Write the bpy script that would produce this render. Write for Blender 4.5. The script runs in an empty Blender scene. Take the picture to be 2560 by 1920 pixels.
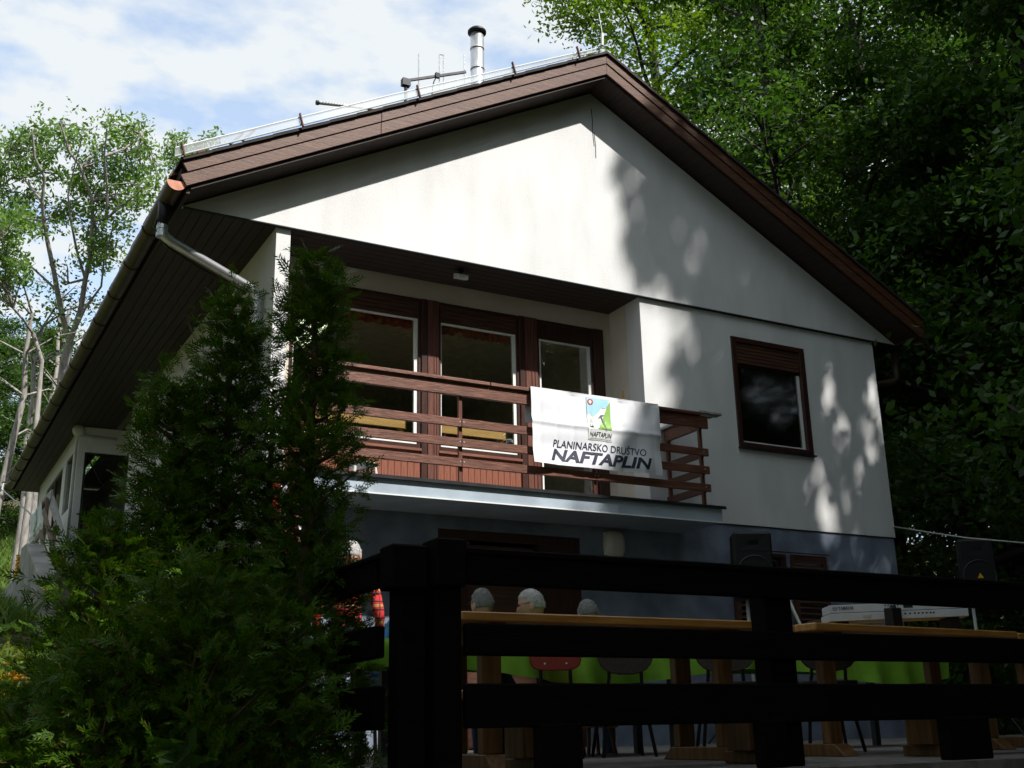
import bpy, bmesh, math, random
import numpy as np
from mathutils import Vector, Matrix

# ------------------------------------------------------------------ camera, sky, sun, exposure
S = bpy.context.scene
COL = S.collection
R_ = math.radians
cam_d = bpy.data.cameras.new('camera')
cam = bpy.data.objects.new('camera', cam_d)
COL.objects.link(cam)
cam_d.sensor_width = 36.0
cam_d.lens = 36.0 * 2810.5 / 2560.0
cam_d.clip_start = 0.05
cam_d.clip_end = 2000
YAW, PITCH, ROLL = 0.506, 0.299, -0.021
fw = Vector((math.sin(YAW) * math.cos(PITCH), math.cos(YAW) * math.cos(PITCH), math.sin(PITCH)))
r0 = Vector((math.cos(YAW), -math.sin(YAW), 0))
u0 = r0.cross(fw)
rt = math.cos(ROLL) * r0 + math.sin(ROLL) * u0
up = -math.sin(ROLL) * r0 + math.cos(ROLL) * u0
CAM = Vector((-4.040, -10.386, -2.302))
m = Matrix(((rt.x, up.x, -fw.x, CAM.x), (rt.y, up.y, -fw.y, CAM.y), (rt.z, up.z, -fw.z, CAM.z), (0, 0, 0, 1)))
cam.matrix_world = m
S.camera = cam

SUN = Vector((-0.25335, 0.58075, -0.77365)).normalized()      # direction the light travels
sun_d = bpy.data.lights.new('sun', 'SUN')
sun_d.energy = 3.5
sun_d.angle = R_(0.8)
sun_d.color = (1.0, 0.965, 0.91)
sun = bpy.data.objects.new('sun', sun_d)
sun.rotation_euler = SUN.to_track_quat('-Z', 'Y').to_euler()
COL.objects.link(sun)

world = bpy.data.worlds.new('World')
S.world = world
world.use_nodes = True
wn, wl = world.node_tree.nodes, world.node_tree.links
wn.clear()
w_out = wn.new('ShaderNodeOutputWorld')
w_bg = wn.new('ShaderNodeBackground')
w_bg.inputs['Strength'].default_value = 0.085
sky = wn.new('ShaderNodeTexSky')
sky.sky_type = 'NISHITA'
sky.sun_disc = False
sky.sun_elevation = math.asin(-SUN.z)
sky.sun_rotation = math.atan2(-SUN.x, -SUN.y)
sky.altitude = 600
sky.dust_density = 1.2
tc = wn.new('ShaderNodeTexCoord')
# clouds: a flat layer seen from below (direction divided by its height)
sep = wn.new('ShaderNodeSeparateXYZ')
wl.new(tc.outputs['Generated'], sep.inputs[0])
mx = wn.new('ShaderNodeMath'); mx.operation = 'MAXIMUM'; mx.inputs[1].default_value = 0.06
wl.new(sep.outputs['Z'], mx.inputs[0])
dv = wn.new('ShaderNodeVectorMath'); dv.operation = 'DIVIDE'
cmb = wn.new('ShaderNodeCombineXYZ')
for k in range(3): wl.new(mx.outputs[0], cmb.inputs[k])
wl.new(tc.outputs['Generated'], dv.inputs[0]); wl.new(cmb.outputs[0], dv.inputs[1])
n1 = wn.new('ShaderNodeTexNoise'); n1.inputs['Scale'].default_value = 6.5; n1.inputs['Detail'].default_value = 6
n1.inputs['Roughness'].default_value = 0.5; n1.inputs['Distortion'].default_value = 0.0
wl.new(dv.outputs[0], n1.inputs['Vector'])
rmp = wn.new('ShaderNodeValToRGB')
rmp.color_ramp.elements[0].position = 0.37; rmp.color_ramp.elements[0].color = (0.36, 0.36, 0.36, 1)
rmp.color_ramp.elements[1].position = 0.56; rmp.color_ramp.elements[1].color = (1, 1, 1, 1)
wl.new(n1.outputs['Fac'], rmp.inputs[0])
cmix = wn.new('ShaderNodeMix'); cmix.data_type = 'RGBA'
wl.new(rmp.outputs['Color'], cmix.inputs[0])
skb = wn.new('ShaderNodeMix'); skb.data_type = 'RGBA'; skb.blend_type = 'MULTIPLY'; skb.inputs[0].default_value = 1
wl.new(sky.outputs[0], skb.inputs[6]); skb.inputs[7].default_value = (1.9, 1.95, 1.85, 1)
wl.new(skb.outputs[2], cmix.inputs[6])
cmix.inputs[7].default_value = (4.9, 5.2, 5.4, 1)
wl.new(cmix.outputs[2], w_bg.inputs['Color'])
wl.new(w_bg.outputs[0], w_out.inputs[0])

S.view_settings.view_transform = 'Standard'
S.view_settings.look = 'None'
S.view_settings.exposure = 1.05
S.view_settings.gamma = 1.0
S.view_settings.use_curve_mapping = False
S.cycles.use_denoising = True
S.cycles.max_bounces = 6
S.cycles.diffuse_bounces = 3
S.cycles.transparent_max_bounces = 12
S.cycles.sample_clamp_indirect = 4.0
S.cycles.caustics_reflective = False
S.cycles.caustics_refractive = False

# ------------------------------------------------------------------ materials
MATS = {}
def mat(name, col, rough=0.7, var=0.15, scale=8.0, col2=None, bump=0.0, bscale=60.0, stretch=(1, 1, 1), metal=0.0, spec=0.4, detail=5.0, lo=0.35, hi=0.65):
    m = bpy.data.materials.new(name); m.use_nodes = True
    n, l = m.node_tree.nodes, m.node_tree.links
    b = n['Principled BSDF']
    b.inputs['Roughness'].default_value = rough
    b.inputs['Metallic'].default_value = metal
    b.inputs['Specular IOR Level'].default_value = spec
    t = n.new('ShaderNodeTexCoord'); mp = n.new('ShaderNodeMapping')
    mp.inputs['Scale'].default_value = stretch
    l.new(t.outputs['Object'], mp.inputs[0])
    nz = n.new('ShaderNodeTexNoise'); nz.inputs['Scale'].default_value = scale; nz.inputs['Detail'].default_value = detail
    l.new(mp.outputs[0], nz.inputs['Vector'])
    rp = n.new('ShaderNodeValToRGB')
    rp.color_ramp.elements[0].position = lo; rp.color_ramp.elements[1].position = hi
    if col2 is None:
        c1 = [max(0, c * (1 - var)) for c in col]; c2 = [min(1, c * (1 + var)) for c in col]
    else:
        c1, c2 = col, col2
    rp.color_ramp.elements[0].color = (*c1, 1); rp.color_ramp.elements[1].color = (*c2, 1)
    l.new(nz.outputs['Fac'], rp.inputs[0]); l.new(rp.outputs[0], b.inputs['Base Color'])
    if bump:
        nb = n.new('ShaderNodeTexNoise'); nb.inputs['Scale'].default_value = bscale; nb.inputs['Detail'].default_value = 4
        l.new(mp.outputs[0], nb.inputs['Vector'])
        bp = n.new('ShaderNodeBump'); bp.inputs['Strength'].default_value = bump; bp.inputs['Distance'].default_value = 0.01
        l.new(nb.outputs['Fac'], bp.inputs['Height']); l.new(bp.outputs[0], b.inputs['Normal'])
    MATS[name] = m
    return m

def leaf_mat(name, c_lo, c_hi, trans=0.35, tcol=None, rough=0.5, dead=0.0):
    m = bpy.data.materials.new(name); m.use_nodes = True
    n, l = m.node_tree.nodes, m.node_tree.links
    n.clear()
    out = n.new('ShaderNodeOutputMaterial')
    g = n.new('ShaderNodeNewGeometry')
    rp = n.new('ShaderNodeValToRGB')
    rp.color_ramp.elements[0].color = (*c_lo, 1); rp.color_ramp.elements[1].color = (*c_hi, 1)
    l.new(g.outputs['Random Per Island'], rp.inputs[0])
    if dead:
        e = rp.color_ramp.elements.new(1 - dead); e.color = (*c_hi, 1)
        rp.color_ramp.elements[len(rp.color_ramp.elements) - 1].color = (0.16, 0.085, 0.03, 1)
        e = rp.color_ramp.elements.new(1 - dead * .9); e.color = (0.16, 0.085, 0.03, 1)
    b = n.new('ShaderNodeBsdfPrincipled'); b.inputs['Roughness'].default_value = rough
    b.inputs['Specular IOR Level'].default_value = 0.12 if 'thuja' in name else 0.3
    l.new(rp.outputs[0], b.inputs['Base Color'])
    t = n.new('ShaderNodeBsdfTranslucent')
    mu = n.new('ShaderNodeMix'); mu.data_type = 'RGBA'; mu.blend_type = 'MULTIPLY'; mu.inputs[0].default_value = 1
    l.new(rp.outputs[0], mu.inputs[6]); mu.inputs[7].default_value = (*(tcol or (1.6, 1.7, 0.7)), 1)
    l.new(mu.outputs[2], t.inputs[0])
    ms = n.new('ShaderNodeMixShader'); ms.inputs[0].default_value = trans
    l.new(b.outputs[0], ms.inputs[1]); l.new(t.outputs[0], ms.inputs[2]); l.new(ms.outputs[0], out.inputs[0])
    MATS[name] = m
    return m

def glass_mat(name, tint=(0.85, 0.88, 0.86), rough=0.0, base=0.06):
    m = bpy.data.materials.new(name); m.use_nodes = True
    n, l = m.node_tree.nodes, m.node_tree.links
    n.clear()
    out = n.new('ShaderNodeOutputMaterial')
    tr = n.new('ShaderNodeBsdfTransparent'); tr.inputs[0].default_value = (*tint, 1)
    gl = n.new('ShaderNodeBsdfGlossy'); gl.inputs['Roughness'].default_value = rough
    nz = n.new('ShaderNodeTexNoise'); nz.inputs['Scale'].default_value = 3.0
    t = n.new('ShaderNodeTexCoord'); l.new(t.outputs['Object'], nz.inputs['Vector'])
    bp = n.new('ShaderNodeBump'); bp.inputs['Strength'].default_value = 0.03; bp.inputs['Distance'].default_value = 0.02
    l.new(nz.outputs['Fac'], bp.inputs['Height']); l.new(bp.outputs[0], gl.inputs['Normal'])
    fr = n.new('ShaderNodeLayerWeight'); fr.inputs[0].default_value = 0.5
    pw = n.new('ShaderNodeMath'); pw.operation = 'POWER'; pw.inputs[1].default_value = 3.0; l.new(fr.outputs['Facing'], pw.inputs[0])
    ad = n.new('ShaderNodeMath'); ad.operation = 'MULTIPLY_ADD'; ad.inputs[1].default_value = 0.7; ad.inputs[2].default_value = base; ad.use_clamp = True
    l.new(pw.outputs[0], ad.inputs[0])
    ms = n.new('ShaderNodeMixShader'); l.new(ad.outputs[0], ms.inputs[0])
    l.new(tr.outputs[0], ms.inputs[1]); l.new(gl.outputs[0], ms.inputs[2]); l.new(ms.outputs[0], out.inputs[0])
    MATS[name] = m
    return m

mat('plaster', (0.60, 0.60, 0.595), 0.95, scale=2.2, col2=(0.72, 0.72, 0.715), bump=0.45, bscale=130, stretch=(1.2, 1.2, 0.4), spec=0.1, lo=0.25, hi=0.6, detail=9)
mat('cream_plaster', (0.56, 0.50, 0.41), 0.95, scale=2, col2=(0.64, 0.58, 0.49), bump=0.2, bscale=140, spec=0.1)
mat('blue_plaster', (0.12, 0.145, 0.19), 0.9, scale=2.2, col2=(0.23, 0.27, 0.34), bump=0.3, bscale=130, spec=0.15)
mat('slab_paint', (0.34, 0.40, 0.46), 0.5, var=0.12, scale=3, bump=0.1, spec=0.4)
mat('concrete', (0.24, 0.23, 0.215), 0.95, scale=3, col2=(0.38, 0.37, 0.35), bump=0.4, bscale=40)
mat('paving', (0.11, 0.10, 0.09), 0.95, scale=9, col2=(0.21, 0.195, 0.175), bump=0.5, bscale=90)
mat('joint', (0.02, 0.025, 0.03), 0.9)
mat('barge_wood', (0.060, 0.022, 0.011), 0.5, scale=5, col2=(0.125, 0.050, 0.026), bump=0.25, bscale=24, stretch=(0.6, 8, 8))
mat('red_wood', (0.12, 0.038, 0.022), 0.42, scale=5, col2=(0.22, 0.085, 0.05), bump=0.2, bscale=24, stretch=(0.7, 9, 9))
mat('rail_wood', (0.075, 0.026, 0.016), 0.42, scale=6, col2=(0.19, 0.082, 0.054), bump=0.3, bscale=20, stretch=(0.8, 9, 9), lo=0.3, hi=0.7)
mat('panel_wood', (0.15, 0.045, 0.025), 0.45, scale=5, col2=(0.24, 0.085, 0.05), bump=0.2, stretch=(9, 9, 0.7))
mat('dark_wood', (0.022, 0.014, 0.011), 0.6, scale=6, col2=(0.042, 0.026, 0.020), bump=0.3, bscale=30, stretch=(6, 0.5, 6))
mat('frame_wood', (0.03, 0.011, 0.008), 0.4, scale=6, col2=(0.055, 0.02, 0.014), bump=0.2, stretch=(6, 6, 0.6))
mat('post_wood', (0.09, 0.03, 0.02), 0.45, scale=6, col2=(0.15, 0.055, 0.036), bump=0.2, stretch=(7, 7, 0.6))
mat('shutter_wood', (0.055, 0.024, 0.015), 0.4, scale=5, col2=(0.10, 0.045, 0.028), bump=0.2, stretch=(0.7, 8, 8))
mat('tar_wood', (0.0030, 0.0026, 0.0023), 0.75, scale=6, col2=(0.006, 0.005, 0.0045), bump=0.5, bscale=22, stretch=(0.7, 8, 8), spec=0.05)
mat('pine', (0.33, 0.15, 0.032), 0.38, scale=4, col2=(0.50, 0.25, 0.062), bump=0.15, bscale=30, stretch=(0.8, 9, 9))
mat('pine_leg', (0.10, 0.046, 0.012), 0.5, scale=4, col2=(0.20, 0.096, 0.028), bump=0.15, bscale=30, stretch=(9, 9, 0.8))  # darker copy of the pine, shade below the tops put into its colour
mat('honey_wood', (0.62, 0.36, 0.12), 0.4, scale=4, col2=(0.74, 0.47, 0.18), stretch=(0.8, 9, 9))
mat('grey_wood', (0.26, 0.25, 0.25), 0.7, scale=5, col2=(0.42, 0.41, 0.42), bump=0.3, stretch=(9, 0.8, 9))
mat('old_wood', (0.14, 0.10, 0.075), 0.7, scale=5, col2=(0.23, 0.17, 0.13), bump=0.3, stretch=(9, 0.8, 9))
mat('white_paint', (0.72, 0.72, 0.70), 0.4, var=0.05)
mat('white_enamel', (0.78, 0.78, 0.75), 0.3, var=0.04, spec=0.5)
mat('galvanised', (0.58, 0.60, 0.63), 0.33, scale=14, col2=(0.72, 0.74, 0.77), metal=0.8, bump=0.05, spec=0.6)
mat('steel', (0.74, 0.75, 0.76), 0.33, var=0.06, metal=0.85)
mat('alu', (0.66, 0.67, 0.69), 0.35, var=0.08, metal=0.8)
mat('dark_metal', (0.035, 0.035, 0.04), 0.45, var=0.2, metal=0.6)
mat('copper_brown', (0.035, 0.022, 0.014), 0.45, scale=6, col2=(0.07, 0.046, 0.028), spec=0.35)
mat('gutter_cap', (0.45, 0.17, 0.10), 0.55, scale=12, col2=(0.62, 0.27, 0.17))
mat('tile', (0.12, 0.05, 0.035), 0.8, scale=7, col2=(0.22, 0.09, 0.06), bump=0.4)
mat('tile_dark', (0.03, 0.022, 0.02), 0.8, var=0.3)
mat('flashing', (0.62, 0.66, 0.70), 0.25, scale=5, col2=(0.74, 0.78, 0.80), spec=0.6)
mat('cloth_white', (0.70, 0.71, 0.75), 0.7, var=0.03, scale=5, spec=0.3)
mat('ink', (0.02, 0.025, 0.05), 0.6, var=0.1)
mat('ink_grey', (0.12, 0.13, 0.16), 0.6, var=0.1)
mat('print_blue', (0.36, 0.62, 0.80), 0.6, var=0.05)
mat('print_green', (0.24, 0.44, 0.09), 0.6, var=0.08)
mat('print_red', (0.42, 0.03, 0.03), 0.6, var=0.05)
mat('print_white', (0.72, 0.72, 0.70), 0.6, var=0.03)
mat('print_frame', (0.40, 0.45, 0.42), 0.6, var=0.03)
mat('green_cloth', (0.14, 0.32, 0.02), 0.7, scale=5, col2=(0.22, 0.44, 0.04), spec=0.2)
mat('red_plastic', (0.26, 0.022, 0.012), 0.35, var=0.1)
mat('brown_fabric', (0.06, 0.045, 0.04), 0.9, var=0.2, scale=40)
mat('black_plastic', (0.006, 0.006, 0.0065), 0.6, var=0.2, bump=0.1, bscale=200)
mat('grille', (0.007, 0.007, 0.008), 0.55, var=0.3, scale=120)
mat('logo_yellow', (0.75, 0.40, 0.02), 0.5, var=0.05)
mat('keys_white', (0.60, 0.63, 0.66), 0.35, var=0.05)
mat('curtain_red', (0.30, 0.05, 0.03), 0.8, var=0.25, scale=14)
mat('room_wall', (0.50, 0.48, 0.43), 0.95, var=0.1)
mat('room_floor', (0.27, 0.22, 0.17), 0.6, var=0.2)
mat('skin', (0.48, 0.26, 0.18), 0.5, var=0.08, scale=10)
mat('hair_grey', (0.13, 0.125, 0.12), 0.8, scale=30, col2=(0.20, 0.195, 0.19), bump=0.6, bscale=220)
mat('hair_white', (0.30, 0.29, 0.28), 0.8, scale=30, col2=(0.42, 0.41, 0.40), bump=0.6, bscale=220)
mat('blue_shirt', (0.05, 0.20, 0.40), 0.8, var=0.12, scale=12)
mat('dark_cloth', (0.014, 0.015, 0.018), 0.85, var=0.2, scale=20)
mat('navy_cloth', (0.02, 0.03, 0.06), 0.85, var=0.2, scale=20)
mat('jeans', (0.04, 0.075, 0.14), 0.85, var=0.2, scale=30)
mat('shoe', (0.02, 0.018, 0.016), 0.6, var=0.1)
mat('bark_pale', (0.19, 0.17, 0.15), 0.9, scale=5, col2=(0.36, 0.335, 0.31), bump=0.6, bscale=30, stretch=(3, 3, 0.7))
mat('bark_dark', (0.018, 0.015, 0.012), 0.9, scale=6, col2=(0.048, 0.040, 0.033), bump=0.7, bscale=30, stretch=(3, 3, 0.7))
mat('twig', (0.09, 0.055, 0.03), 0.8, var=0.3, scale=10)
mat('soil', (0.055, 0.045, 0.03), 1.0, scale=2.2, col2=(0.10, 0.10, 0.045), bump=0.8, bscale=25, spec=0.05)
mat('flower_yellow', (0.85, 0.42, 0.01), 0.6, var=0.15, scale=20)
mat('cable_black', (0.02, 0.02, 0.02), 0.5, var=0.1)
mat('cable_grey', (0.45, 0.47, 0.45), 0.4, var=0.1)
mat('lamp_glass', (0.62, 0.60, 0.55), 0.25, var=0.04, spec=0.6)
mat('tube_light', (0.7, 0.75, 0.6), 0.4, var=0.05)
MATS['tube_light'].node_tree.nodes['Principled BSDF'].inputs['Emission Color'].default_value = (0.85, 1.0, 0.62, 1)
MATS['tube_light'].node_tree.nodes['Principled BSDF'].inputs['Emission Strength'].default_value = 1.6
glass_mat('glass', (0.95, 0.96, 0.94), base=0.15)
glass_mat('clear_sheet', (0.88, 0.92, 0.94), 0.25, 0.28)
glass_mat('glass_mirror', (0.35, 0.36, 0.35), 0.07, 0.2)
leaf_mat('leaf_forest', (0.022, 0.058, 0.010), (0.058, 0.12, 0.018), 0.36)
leaf_mat('leaf_bright', (0.070, 0.140, 0.012), (0.165, 0.25, 0.024), 0.42)  # paler leaf green, sunlight on the treetop put into the colour
leaf_mat('leaf_sparse', (0.075, 0.15, 0.04), (0.16, 0.25, 0.075), 0.45)
leaf_mat('leaf_thuja', (0.022, 0.060, 0.004), (0.080, 0.150, 0.010), 0.25, (1.5, 1.6, 0.5), dead=0.035)
leaf_mat('leaf_shrub', (0.10, 0.15, 0.012), (0.22, 0.26, 0.02), 0.3, (1.4, 1.4, 0.5))
leaf_mat('grass_blade', (0.06, 0.13, 0.02), (0.20, 0.27, 0.06), 0.35)

# plaid shirt
m = bpy.data.materials.new('plaid'); m.use_nodes = True
n, l = m.node_tree.nodes, m.node_tree.links
b = n['Principled BSDF']; b.inputs['Roughness'].default_value = 0.85
t = n.new('ShaderNodeTexCoord'); sp = n.new('ShaderNodeSeparateXYZ'); l.new(t.outputs['Object'], sp.inputs[0])
def band(src, per, width):
    a = n.new('ShaderNodeMath'); a.operation = 'PINGPONG'; a.inputs[1].default_value = per / 2; l.new(src, a.inputs[0])
    c = n.new('ShaderNodeMath'); c.operation = 'LESS_THAN'; c.inputs[1].default_value = width / 2; l.new(a.outputs[0], c.inputs[0])
    return c.outputs[0]
axy = n.new('ShaderNodeMath'); axy.operation = 'ADD'; l.new(sp.outputs['X'], axy.inputs[0]); l.new(sp.outputs['Y'], axy.inputs[1])
d1 = band(sp.outputs['Z'], 0.066, 0.012); d2 = band(axy.outputs[0], 0.066, 0.012)
mxx = n.new('ShaderNodeMath'); mxx.operation = 'MAXIMUM'; l.new(d1, mxx.inputs[0]); l.new(d2, mxx.inputs[1])
of = n.new('ShaderNodeMath'); of.operation = 'ADD'; of.inputs[1].default_value = 0.033; l.new(sp.outputs['Z'], of.inputs[0])
y1 = band(of.outputs[0], 0.132, 0.022)
mixy = n.new('ShaderNodeMix'); mixy.data_type = 'RGBA'; l.new(y1, mixy.inputs[0])
mixy.inputs[6].default_value = (0.50, 0.022, 0.02, 1); mixy.inputs[7].default_value = (0.45, 0.22, 0.07, 1)
mixd = n.new('ShaderNodeMix'); mixd.data_type = 'RGBA'; l.new(mxx.outputs[0], mixd.inputs[0])
l.new(mixy.outputs[2], mixd.inputs[6]); mixd.inputs[7].default_value = (0.02, 0.012, 0.014, 1)
l.new(mixd.outputs[2], b.inputs['Base Color'])
MATS['plaid'] = m

# ------------------------------------------------------------------ mesh helpers
class MB:
    def __init__(s): s.v = []; s.f = []
    def add(s, vs, fs):
        o = len(s.v); s.v += [tuple(p) for p in vs]; s.f += [tuple(i + o for i in f) for f in fs]; return s
    def box(s, x0, x1, y0, y1, z0, z1):
        return s.add([(x0, y0, z0), (x1, y0, z0), (x1, y1, z0), (x0, y1, z0), (x0, y0, z1), (x1, y0, z1), (x1, y1, z1), (x0, y1, z1)],
                     [(0, 3, 2, 1), (4, 5, 6, 7), (0, 1, 5, 4), (1, 2, 6, 5), (2, 3, 7, 6), (3, 0, 4, 7)])
    def bar(s, a, b, w, h, upv=(0, 0, 1)):
        a, b = Vector(a), Vector(b); d = (b - a).normalized(); side = d.cross(Vector(upv)).normalized(); u = side.cross(d)
        vs = []
        for p in (a, b):
            for i, j in ((-1, -1), (1, -1), (1, 1), (-1, 1)): vs.append(p + side * (i * w / 2) + u * (j * h / 2))
        return s.add(vs, [(3, 2, 1, 0), (4, 5, 6, 7), (0, 1, 5, 4), (1, 2, 6, 5), (2, 3, 7, 6), (3, 0, 4, 7)])
    def prism(s, poly, axis, a, b):           # poly in the other two axes (x,z for axis y)
        n = len(poly); vs = []
        for c in (a, b):
            for p, q in poly:
                vs.append((p, c, q) if axis == 'y' else (c, p, q) if axis == 'x' else (p, q, c))
        return s.add(vs, [tuple(range(n))[::-1], tuple(range(n, 2 * n))] + [(i, (i + 1) % n, n + (i + 1) % n, n + i) for i in range(n)])
    def tube(s, pts, rad, n=8, caps=True):
        pts = [Vector(p) for p in pts]
        if not hasattr(rad, '__len__'): rad = [rad] * len(pts)
        o = len(s.v); prev = None
        for i, p in enumerate(pts):
            d = (pts[min(i + 1, len(pts) - 1)] - pts[max(i - 1, 0)]).normalized()
            if prev is None:
                ref = Vector((0, 0, 1)) if abs(d.z) < 0.9 else Vector((1, 0, 0))
                u = d.cross(ref).normalized()
            else:
                u = (prev - d * prev.dot(d)).normalized()
            prev = u; w = d.cross(u)
            for k in range(n):
                a = 2 * math.pi * k / n
                s.v.append(tuple(p + (u * math.cos(a) + w * math.sin(a)) * rad[i]))
        for i in range(len(pts) - 1):
            for k in range(n):
                s.f.append((o + i * n + k, o + i * n + (k + 1) % n, o + (i + 1) * n + (k + 1) % n, o + (i + 1) * n + k))
        if caps:
            s.f.append(tuple(o + k for k in range(n))[::-1]); e = o + (len(pts) - 1) * n
            s.f.append(tuple(e + k for k in range(n)))
        return s
    def ball(s, c, r, n=16, mrings=10, fn=None):
        rx, ry, rz = r if hasattr(r, '__len__') else (r, r, r)
        vs = [(0, 0, 1)]
        for i in range(1, mrings):
            th = math.pi * i / mrings
            for k in range(n):
                a = 2 * math.pi * k / n
                vs.append((math.sin(th) * math.cos(a), math.sin(th) * math.sin(a), math.cos(th)))
        vs.append((0, 0, -1))
        if fn: vs = [fn(*p) for p in vs]
        vs = [(c[0] + p[0] * rx, c[1] + p[1] * ry, c[2] + p[2] * rz) for p in vs]
        fs = [(0, 1 + k, 1 + (k + 1) % n) for k in range(n)]
        for i in range(mrings - 2):
            for k in range(n):
                a = 1 + i * n + k; b2 = 1 + i * n + (k + 1) % n
                fs.append((a, a + n, b2 + n, b2))
        e = len(vs) - 1; o2 = 1 + (mrings - 2) * n
        fs += [(e, o2 + (k + 1) % n, o2 + k) for k in range(n)]
        return s.add(vs, fs)
    def mesh(s, name, mats, smooth=False):
        me = bpy.data.meshes.new(name); me.from_pydata(s.v, [], s.f)
        for mm in (mats if isinstance(mats, (list, tuple)) else [mats]): me.materials.append(MATS[mm])
        if smooth: me.polygons.foreach_set('use_smooth', [True] * len(me.polygons))
        me.update(); return me
    def build(s, name, mats, parent=None, smooth=False, bevel=0.0):
        return link(name, s.mesh(name, mats, smooth), parent, bevel)

def rootloc(p):
    loc = Vector((0, 0, 0))
    while p is not None: loc += p.location; p = p.parent
    return loc
def link(name, me, parent=None, bevel=0.0):
    o = bpy.data.objects.new(name, me); COL.objects.link(o)
    if parent is not None:
        o.parent = parent; o.location = -rootloc(parent)
    if bevel:
        b = o.modifiers.new('bevel', 'BEVEL'); b.width = bevel; b.segments = 1; b.limit_method = 'ANGLE'
    return o
def tag(o, label=None, cat=None, group=None, kind=None):
    if label: o['label'] = label
    if cat: o['category'] = cat
    if group: o['group'] = group
    if kind: o['kind'] = kind
    return o
def thing(name, label, cat, loc=(0, 0, 0), group=None):
    o = bpy.data.objects.new(name, None); COL.objects.link(o); o.location = loc; o.empty_display_size = 0.2
    return tag(o, label, cat, group)
def quick(name, mats, parent, *boxes, bevel=0.0):
    b = MB()
    for x in boxes: b.box(*x)
    return b.build(name, mats, parent, bevel=bevel)
def dup(root, loc=None, rz=0.0, sc=1.0, label=None, group=None):
    r = root.copy(); COL.objects.link(r)
    if loc is not None: r.location = loc
    r.rotation_euler = (0, 0, rz); r.scale = (sc, sc, sc)
    if label: r['label'] = label
    if group: r['group'] = group
    for ch in list(root.children):
        c = ch.copy(); COL.objects.link(c); c.parent = r
        for g in ch.children:
            d = g.copy(); COL.objects.link(d); d.parent = c
    return r
def at(px, py, depth):                      # a point of the place seen at a photograph pixel, at a depth
    return CAM + (fw + rt * ((px - 1280) / 2810.5) - up * ((py - 960) / 2810.5)) * depth
def np_mesh(name, verts, faces4, mats):
    me = bpy.data.meshes.new(name)
    nv, nf = len(verts), len(faces4); k = faces4.shape[1]
    me.vertices.add(nv); me.vertices.foreach_set('co', np.ascontiguousarray(verts, np.float32).ravel())
    me.loops.add(nf * k); me.loops.foreach_set('vertex_index', np.ascontiguousarray(faces4, np.int32).ravel())
    me.polygons.add(nf); me.polygons.foreach_set('loop_start', np.arange(0, nf * k, k, dtype=np.int32))
    me.polygons.foreach_set('loop_total', np.full(nf, k, np.int32))
    for mm in (mats if isinstance(mats, (list, tuple)) else [mats]): me.materials.append(MATS[mm])
    me.update(calc_edges=True); return me
# ------------------------------------------------------------------ ground
def sstep(a, b, x):
    t = min(1, max(0, (x - a) / (b - a))); return t * t * (3 - 2 * t)
def ground_z(x, y):
    P = [(-60, -6.5), (-14, -4.2), (-10, -3.95), (-5, -3.15), (0, -2.1), (3.5, -1.25), (6.5, -0.85), (9, -0.5), (15, 0.25), (20, 1.0), (30, 3.9), (80, 17)]
    z = P[-1][1]
    if y <= P[0][0]: z = P[0][1]
    else:
        for (a, za), (b, zb) in zip(P, P[1:]):
            if a <= y <= b: z = za + (zb - za) * (y - a) / (b - a); break
    low = -4.2 if y < -6.2 else -2.75
    t = sstep(-2.42, -2.3, x) * (1 - sstep(0.3, 3.0, y) * (sstep(7.6, 9.5, x)))
    if x > -2.4 and y < 15:
        zz = min(z, low) if (y < 0.4 or x < 7.6) else z + (min(z, low) - z) * (1 - sstep(0.2, 5, y))
        z = z + (zz - z) * sstep(-2.42, -2.32, x) if not (x < -1.0 and y > 0) else z
    return z + 0.05 * math.sin(x * 1.7 + y * 0.9) + 0.04 * math.sin(y * 2.3 - x)
xs = sorted(set([-300, -150, -80, -50, -35, -25] + [-20 + i * 1.0 for i in range(14)] + [-6 + 0.3 * i for i in range(12)] + [-2.42, -2.38, -2.32, -2.2] + [-2 + 0.5 * i for i in range(36)] + [16 + 2 * i for i in range(10)] + [40, 60, 100, 180, 300]))
ys = sorted(set([-300, -150, -80, -50, -30] + [-20 + i for i in range(14)] + [-6.4, -6.1] + [-6 + 0.4 * i for i in range(56)] + [17 + i for i in range(14)] + [34, 40, 50, 65, 80, 120, 200, 300]))
b = MB(); nx = len(xs)
for y in ys:
    for x in xs: b.v.append((x, y, ground_z(x, y)))
for j in range(len(ys) - 1):
    for i in range(nx - 1):
        b.f.append((j * nx + i, j * nx + i + 1, (j + 1) * nx + i + 1, (j + 1) * nx + i))
tag(b.build('ground', 'soil', None, smooth=True), 'wooded hillside soil rising behind the house', kind='structure')
FLOOR = -2.48
b = MB().box(-2.36, 10.5, -6.55, 0.0, -4.6, FLOOR)
tag(b.build('terrace', 'paving'), 'paved terrace in front of the house', kind='structure')

# ------------------------------------------------------------------ house
H = thing('house', 'white plastered gabled mountain house with brown eaves and a balcony', 'house', (3.2, 7.0, -2.48))
XL, XR, XA, ZB, ZA = -1.984, 7.78, 2.899, 2.70, 5.316
SL = (ZA - ZB) / (XA - XL)
DP = 0.67
b = MB()
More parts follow.
